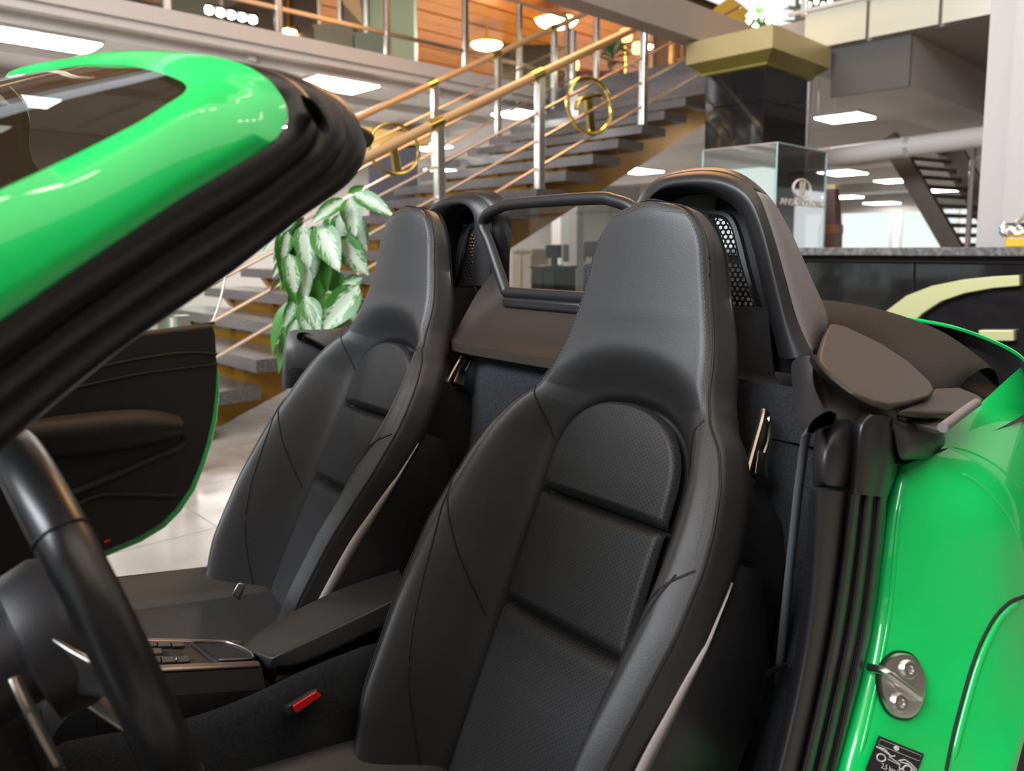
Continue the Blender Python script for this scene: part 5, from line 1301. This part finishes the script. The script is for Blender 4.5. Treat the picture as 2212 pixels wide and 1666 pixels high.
obj('reflector', MB().box(pDoor(226, 1174, -.002), DD * .018, DN * .004, (0, 0, .006)), red_m, door, smooth=False)
gp = [pDoor(457, 700, .03), pDoor(470, 668, .03), pDoor(480, 632, .03), pDoor(488, 592, .03)]
gb = [np.array([fr[0], fr[1], P[0][2]]) + DD * .15, np.array([fr[0], fr[1], gp[3][2]]) + DD * .30]
obj('window_pane', MB().prism(gp + [gb[1] + DN * .03, gb[0] + DN * .03], DN * .004), glass('door_glass', (0.93, 0.96, 0.94), ior=1.25), door, smooth=False)
obj('pane_edge', MB().tube(spline(gp, 16), .0035, 8), mat('pane_edge', (0.75, 0.72, 0.66), 0.25), door)  # pale colour stands for the shine of the glass edge
obj('window_seal', MB().tube([pDoor(x, y, .02) for x, y in ((200, 738), (300, 722), (400, 708), (462, 698))], .006, 8), rubber, door)

# ---------------------------------------------------------------- driver's door, swung wide open below the camera
D2 = np.array([math.cos(math.radians(72)), -math.sin(math.radians(72)), 0]); N2 = np.array([-D2[1], D2[0], 0]); H2 = np.array([-.27, .46, 0])
dp = [H2 + D2 * a + np.array([0, 0, z]) for a, z in ((0.03, .28), (.80, .26), (1.0, .34), (1.12, .52), (1.16, .72), (1.15, .86), (.6, .89), (0.03, .91))]
dd = part('driver_door', MB().prism(dp, N2 * .05), MATS['door_card'], bevel=.012, bseg=3)
obj('outer_skin', MB().prism([p - N2 * .045 + D2 * .01 for p in dp], N2 * .04), green, dd, bevel=.01)
# ---------------------------------------------------------------- cabin floor, sills, dashboard
tub = MB()
tub.cbox(-.75, 1.05, 0.42, 2.09, 0.12, 0.16)
tub.cbox(-.80, -.74, 0.42, 2.09, 0.12, 0.85)
part('cabin_floor', tub, carpet, smooth=False)
for y0_, y1_ in ((0.36, 0.50), (2.01, 2.15)):
    part('door_sill', MB().cbox(-.6, 1.02, y0_, y1_, 0.13, 0.235), plastic, bevel=.02)
sl_ = MB().grid([[pY(x, y, Y) for x, y, Y in r] for r in ([(340, 1262, 1.98), (400, 1246, 1.98), (455, 1222, 1.98), (492, 1198, 1.98)], [(340, 1266, 2.0), (400, 1252, 1.99), (455, 1230, 1.985), (492, 1210, 1.98)], [(360, 1300, 1.95), (420, 1290, 1.95), (480, 1275, 1.95), (520, 1250, 1.95)])])
part('sill_trim', sl_, tan_plastic, sub=2, solid=.006)
part('inner_side_wall', MB().grid([[(0.98, .475, .16), (0.98, .475, .88)], [(1.14, .56, .16), (1.14, .56, .90)]]), matt_black, solid=.01)
dash = []
for y in np.linspace(0.50, 2.01, 25):
    dash.append([(-.76, y, .80), (-.60, y, .86), (-.42, y, .885), (-.34, y, .87), (-.30, y, .80), (-.32, y, .70), (-.40, y, .58), (-.46, y, .42)])
part('dashboard', MB().grid(dash), plastic, angle=60)
part('instrument_hood', MB().grid([[(-.40, .85 + .19 * math.cos(t), .86 + .10 * math.sin(t)), (-.30, .85 + .20 * math.cos(t), .87 + .11 * math.sin(t)), (-.25, .85 + .19 * math.cos(t), .865 + .10 * math.sin(t))] for t in np.linspace(0, math.pi, 20)]), plastic, solid=.01)

# ---------------------------------------------------------------- steering wheel
WC = np.array([.145, .848, .750]); tl = math.radians(17.5)
wu_ = np.array([-math.sin(tl), 0, math.cos(tl)]); wn = np.array([math.cos(tl), 0, math.sin(tl)])
RW = 0.188
def wp(a, r, d=0): return WC + ES * r * math.cos(a) + wu_ * r * math.sin(a) + wn * d
wheel = part('steering_wheel', MB().tube([wp(t, RW) for t in np.linspace(0, 2 * math.pi, 80, endpoint=False)], .0195, 18, closed=True, ry=1.12, upv=wn), mat('wheel_leather', (0.010, 0.010, 0.011), 0.32, bump=(500, .15, .0008)), angle=0)
for a in (math.pi * .74, math.pi * .26, math.pi * 1.25, math.pi * 1.75):
    obj('joint_ring', MB().tube([wp(a, RW) + (math.cos(t) * (wp(a, 1) - WC) + math.sin(t) * wn * 1.12) * .0202 for t in np.linspace(0, 2 * math.pi, 24, endpoint=False)], .0012, 6, closed=True), seam_m, wheel)
obj('hub', MB().lathe(WC + wn * -.05, [(.02, -.02), (.075, -.01), (.08, .02), (.07, .045), (.03, .055)], 28, wn), plastic, wheel)
for a in (math.pi, 0.0, 1.5 * math.pi):
    e_ = wp(a, 1) - WC; s_ = np.cross(wn, e_)
    rows = [[WC + e_ * r + s_ * w * 1 + wn * d, WC + e_ * r + s_ * w * .5 + wn * (d + .009), WC + e_ * r - s_ * w * .5 + wn * (d + .009), WC + e_ * r - s_ * w + wn * d] for r, w, d in ((.06, .038, -.04), (.10, .026, -.028), (.145, .019, -.012), (.176, .017, -.004))]
    obj('spoke', MB().grid(rows), steel, wheel, sub=2, solid=.006, label='satin silver spoke')
for sg in (1, -1):
    q0 = WC + ES * sg * .10 + wn * -.075
    obj('shift_paddle', MB().prism([q0 + ES * sg * a + wu_ * b for a, b in ((0, -.02), (.045, -.055), (.062, -.03), (.066, .03), (.05, .055), (0, .03))], wn * .006), dark_chrome, wheel, bevel=.002)
    q1 = WC + ES * sg * .04 + wn * -.11 + wu_ * (.02 if sg < 0 else -.02)
    obj('stalk', MB().tube([q1, q1 + ES * sg * .09 + wu_ * .015, q1 + ES * sg * .14 + wu_ * .02], [.007, .008, .011], 10), plastic, wheel)
obj('column_shroud', MB().tube([WC + wn * -.06, WC + wn * -.42], [.05, .07], 16), plastic, wheel)

# ---------------------------------------------------------------- console between the seats
CN, CFy = 1.165, 1.335
def cN(x, y): return pY(x, y, CN)
def cF(x, y): return pY(x, y, CFy)
n0, n1 = cN(200, 1463), cN(566, 1444); g0_, g1_ = cF(200, 1382), cF(527, 1390)
cons = MB().grid([[n0 + np.array([0, -.012, -.30]), n0 + np.array([0, -.012, -.03]), n0, g0_, g0_ + np.array([0, .012, -.03]), g0_ + np.array([0, .012, -.3])], [n1 + np.array([.05, -.012, -.30]), n1 + np.array([0, -.012, -.03]), n1, g1_, g1_ + np.array([0, .012, -.03]), g1_ + np.array([.05, .012, -.3])]])
console = part('centre_console', cons, plastic, smooth=False)
def cp(t, s, lift=0.0):     # t 0..1 front to back, s 0..1 near to far
    a = n0 + (n1 - n0) * t; b = g0_ + (g1_ - g0_) * t; nrm = np.cross(n1 - n0, g0_ - n0); nrm /= np.linalg.norm(nrm); nrm *= (1 if nrm[2] > 0 else -1)
    return a + (b - a) * s + nrm * lift
def cbar(t0, t1, s0, s1, l0, l1, m, name, parent=console, bev=.0015, **k):
    q = [cp(t0, s0, l0), cp(t1, s0, l0), cp(t1, s1, l0), cp(t0, s1, l0)]; nrm = cp(.5, .5, 1) - cp(.5, .5, 0)
    return obj(name, MB().prism(q, nrm * (l1 - l0)), m, parent, bevel=bev, **k)
cbar(0, .99, .0, .13, 0, .007, console_m, 'trim_rail', bev=.004, label='bronze metal trim rail')
cbar(0, .97, .90, 1.0, 0, .006, console_m, 'trim_rail', bev=.003, label='bronze metal trim rail')
cbar(0, .98, .15, .89, 0, .003, MATS['textured_brown_plastic'], 'console_plate')
for i in range(5):
    t = .12 + i * .088
    cbar(t, t + .082, .20, .36, .003, .007, key_m, 'switch_key', bev=.0012)
    cbar(t, t + .082, .70, .86, .003, .007, key_m, 'switch_key', bev=.0012)
    if i < 3: cbar(t + .02, t + .10, .42, .58, .003, .009, key_m, 'switch_key', bev=.0012)
cbar(.40, .52, .42, .58, .0032, .0045, matt_black, 'gear_slot')
cbar(.10, .40, .385, .40, .003, .0055, console_m, 'trim_line', bev=.0004)
for s in (.12, .36):
    cbar(s + .10, s + .112, .205, .33, .007, .0105, chrome, 'rocker', bev=.0015)
tr = closed_spline([np.array(p) for p in ((.62, .86, 0), (.75, .86, 0), (.86, .82, 0), (.95, .55, 0), (.97, .30, 0), (.94, .19, 0), (.80, .17, 0), (.72, .18, 0), (.68, .30, 0), (.64, .60, 0), (.61, .80, 0))], 40)
tc_ = np.array([.80, .5, 0])
obj('tray', MB().grid([[cp(*(tc_ + (p - tc_) * k)[:2], l) for p in tr] for k, l in ((1.0, .0032), (.985, .0075), (.95, .0078), (.91, .0044), (.5, .0042), (0.01, .0042))], close_u=True), matt_black, console, angle=50)  # shallow plate; its black stands for the shade of a deeper tray
obj('tray_rim', MB().tube([cp(p[0], p[1], .0082) for p in tr[4:26]], .0016, 6), chrome, console)
# armrest lid
rowsA = [
    [(524, 1392, 1.275), (562, 1356, 1.315), (640, 1313, 1.345), (745, 1262, 1.365), (860, 1228, 1.365)],
    [(540, 1405, 1.235), (585, 1378, 1.25), (660, 1342, 1.255), (765, 1290, 1.26), (870, 1250, 1.26)],
    [(585, 1424, 1.180), (622, 1404, 1.168), (700, 1368, 1.160), (795, 1322, 1.155), (885, 1280, 1.155)],
    [(598, 1440, 1.178), (642, 1442, 1.158), (712, 1412, 1.152), (802, 1367, 1.148), (890, 1325, 1.148)],
    [(600, 1448, 1.20), (645, 1450, 1.18), (716, 1421, 1.175), (806, 1376, 1.17), (892, 1335, 1.17)]]
AG = [[pY(*p) for p in r] for r in rowsA]
def lerp_rows(r0, r1, t): return [a_ * (1 - t) + b_ * t for a_, b_ in zip(r0, r1)]
AG = [[p + np.array([0, .012, -.03]) for p in AG[0]], AG[0], lerp_rows(AG[0], AG[1], .2), AG[1], lerp_rows(AG[1], AG[2], .88), AG[2], lerp_rows(AG[2], AG[3], .15), lerp_rows(AG[2], AG[3], .85), AG[3], AG[4]]
AG = [[r[0] + np.array([-.002, .006, -.035]) * (0.0 if i in (0, len(AG) - 1) else 1), r[0], r[0] * .9 + r[1] * .1] + r[1:] for i, r in enumerate(AG)]
part('armrest_lid', MB().grid(AG), leather_side, sub=2)
part('armrest_base', MB().cbox(.44, .92, 1.19, 1.33, .17, .41), plastic, bevel=.02)
# tunnel side and buckle
tn_rows = [[pY(x, y, Y) for x, y, Y in r] for r in ([(100, 1600, 1.13), (330, 1575, 1.13), (470, 1535, 1.13), (590, 1480, 1.13), (700, 1425, 1.13), (860, 1370, 1.13)], [(100, 1640, 1.115), (330, 1612, 1.115), (470, 1562, 1.115), (590, 1508, 1.115), (700, 1450, 1.115), (860, 1395, 1.115)], [(100, 1800, 1.11), (330, 1780, 1.11), (470, 1730, 1.11), (590, 1680, 1.11), (700, 1620, 1.11), (860, 1560, 1.11)])]
part('tunnel_side', MB().grid(tn_rows), carpet, sub=1)
bq = [pY(x, y, 1.06) for x, y in ((632, 1526), (683, 1494), (696, 1504), (640, 1543))]
bk2 = part('belt_buckle', MB().prism([b_ + (b_ - sum(bq) / 4) * .28 + np.array([0, .004, 0]) for b_ in bq], (0.012, .05, -.03)), plastic, bevel=.004)
obj('release_button', MB().prism(bq, (.004, .012, -.004)), red_m, bk2, bevel=.002, label='red release button')
fb = pY(512, 1280, 1.95)
part('belt_buckle', MB().prism([pY(x, y, 1.42) for x, y in ((500, 1285), (515, 1258), (532, 1262), (516, 1298))], (.01, .02, -.01)), steel, bevel=.003)
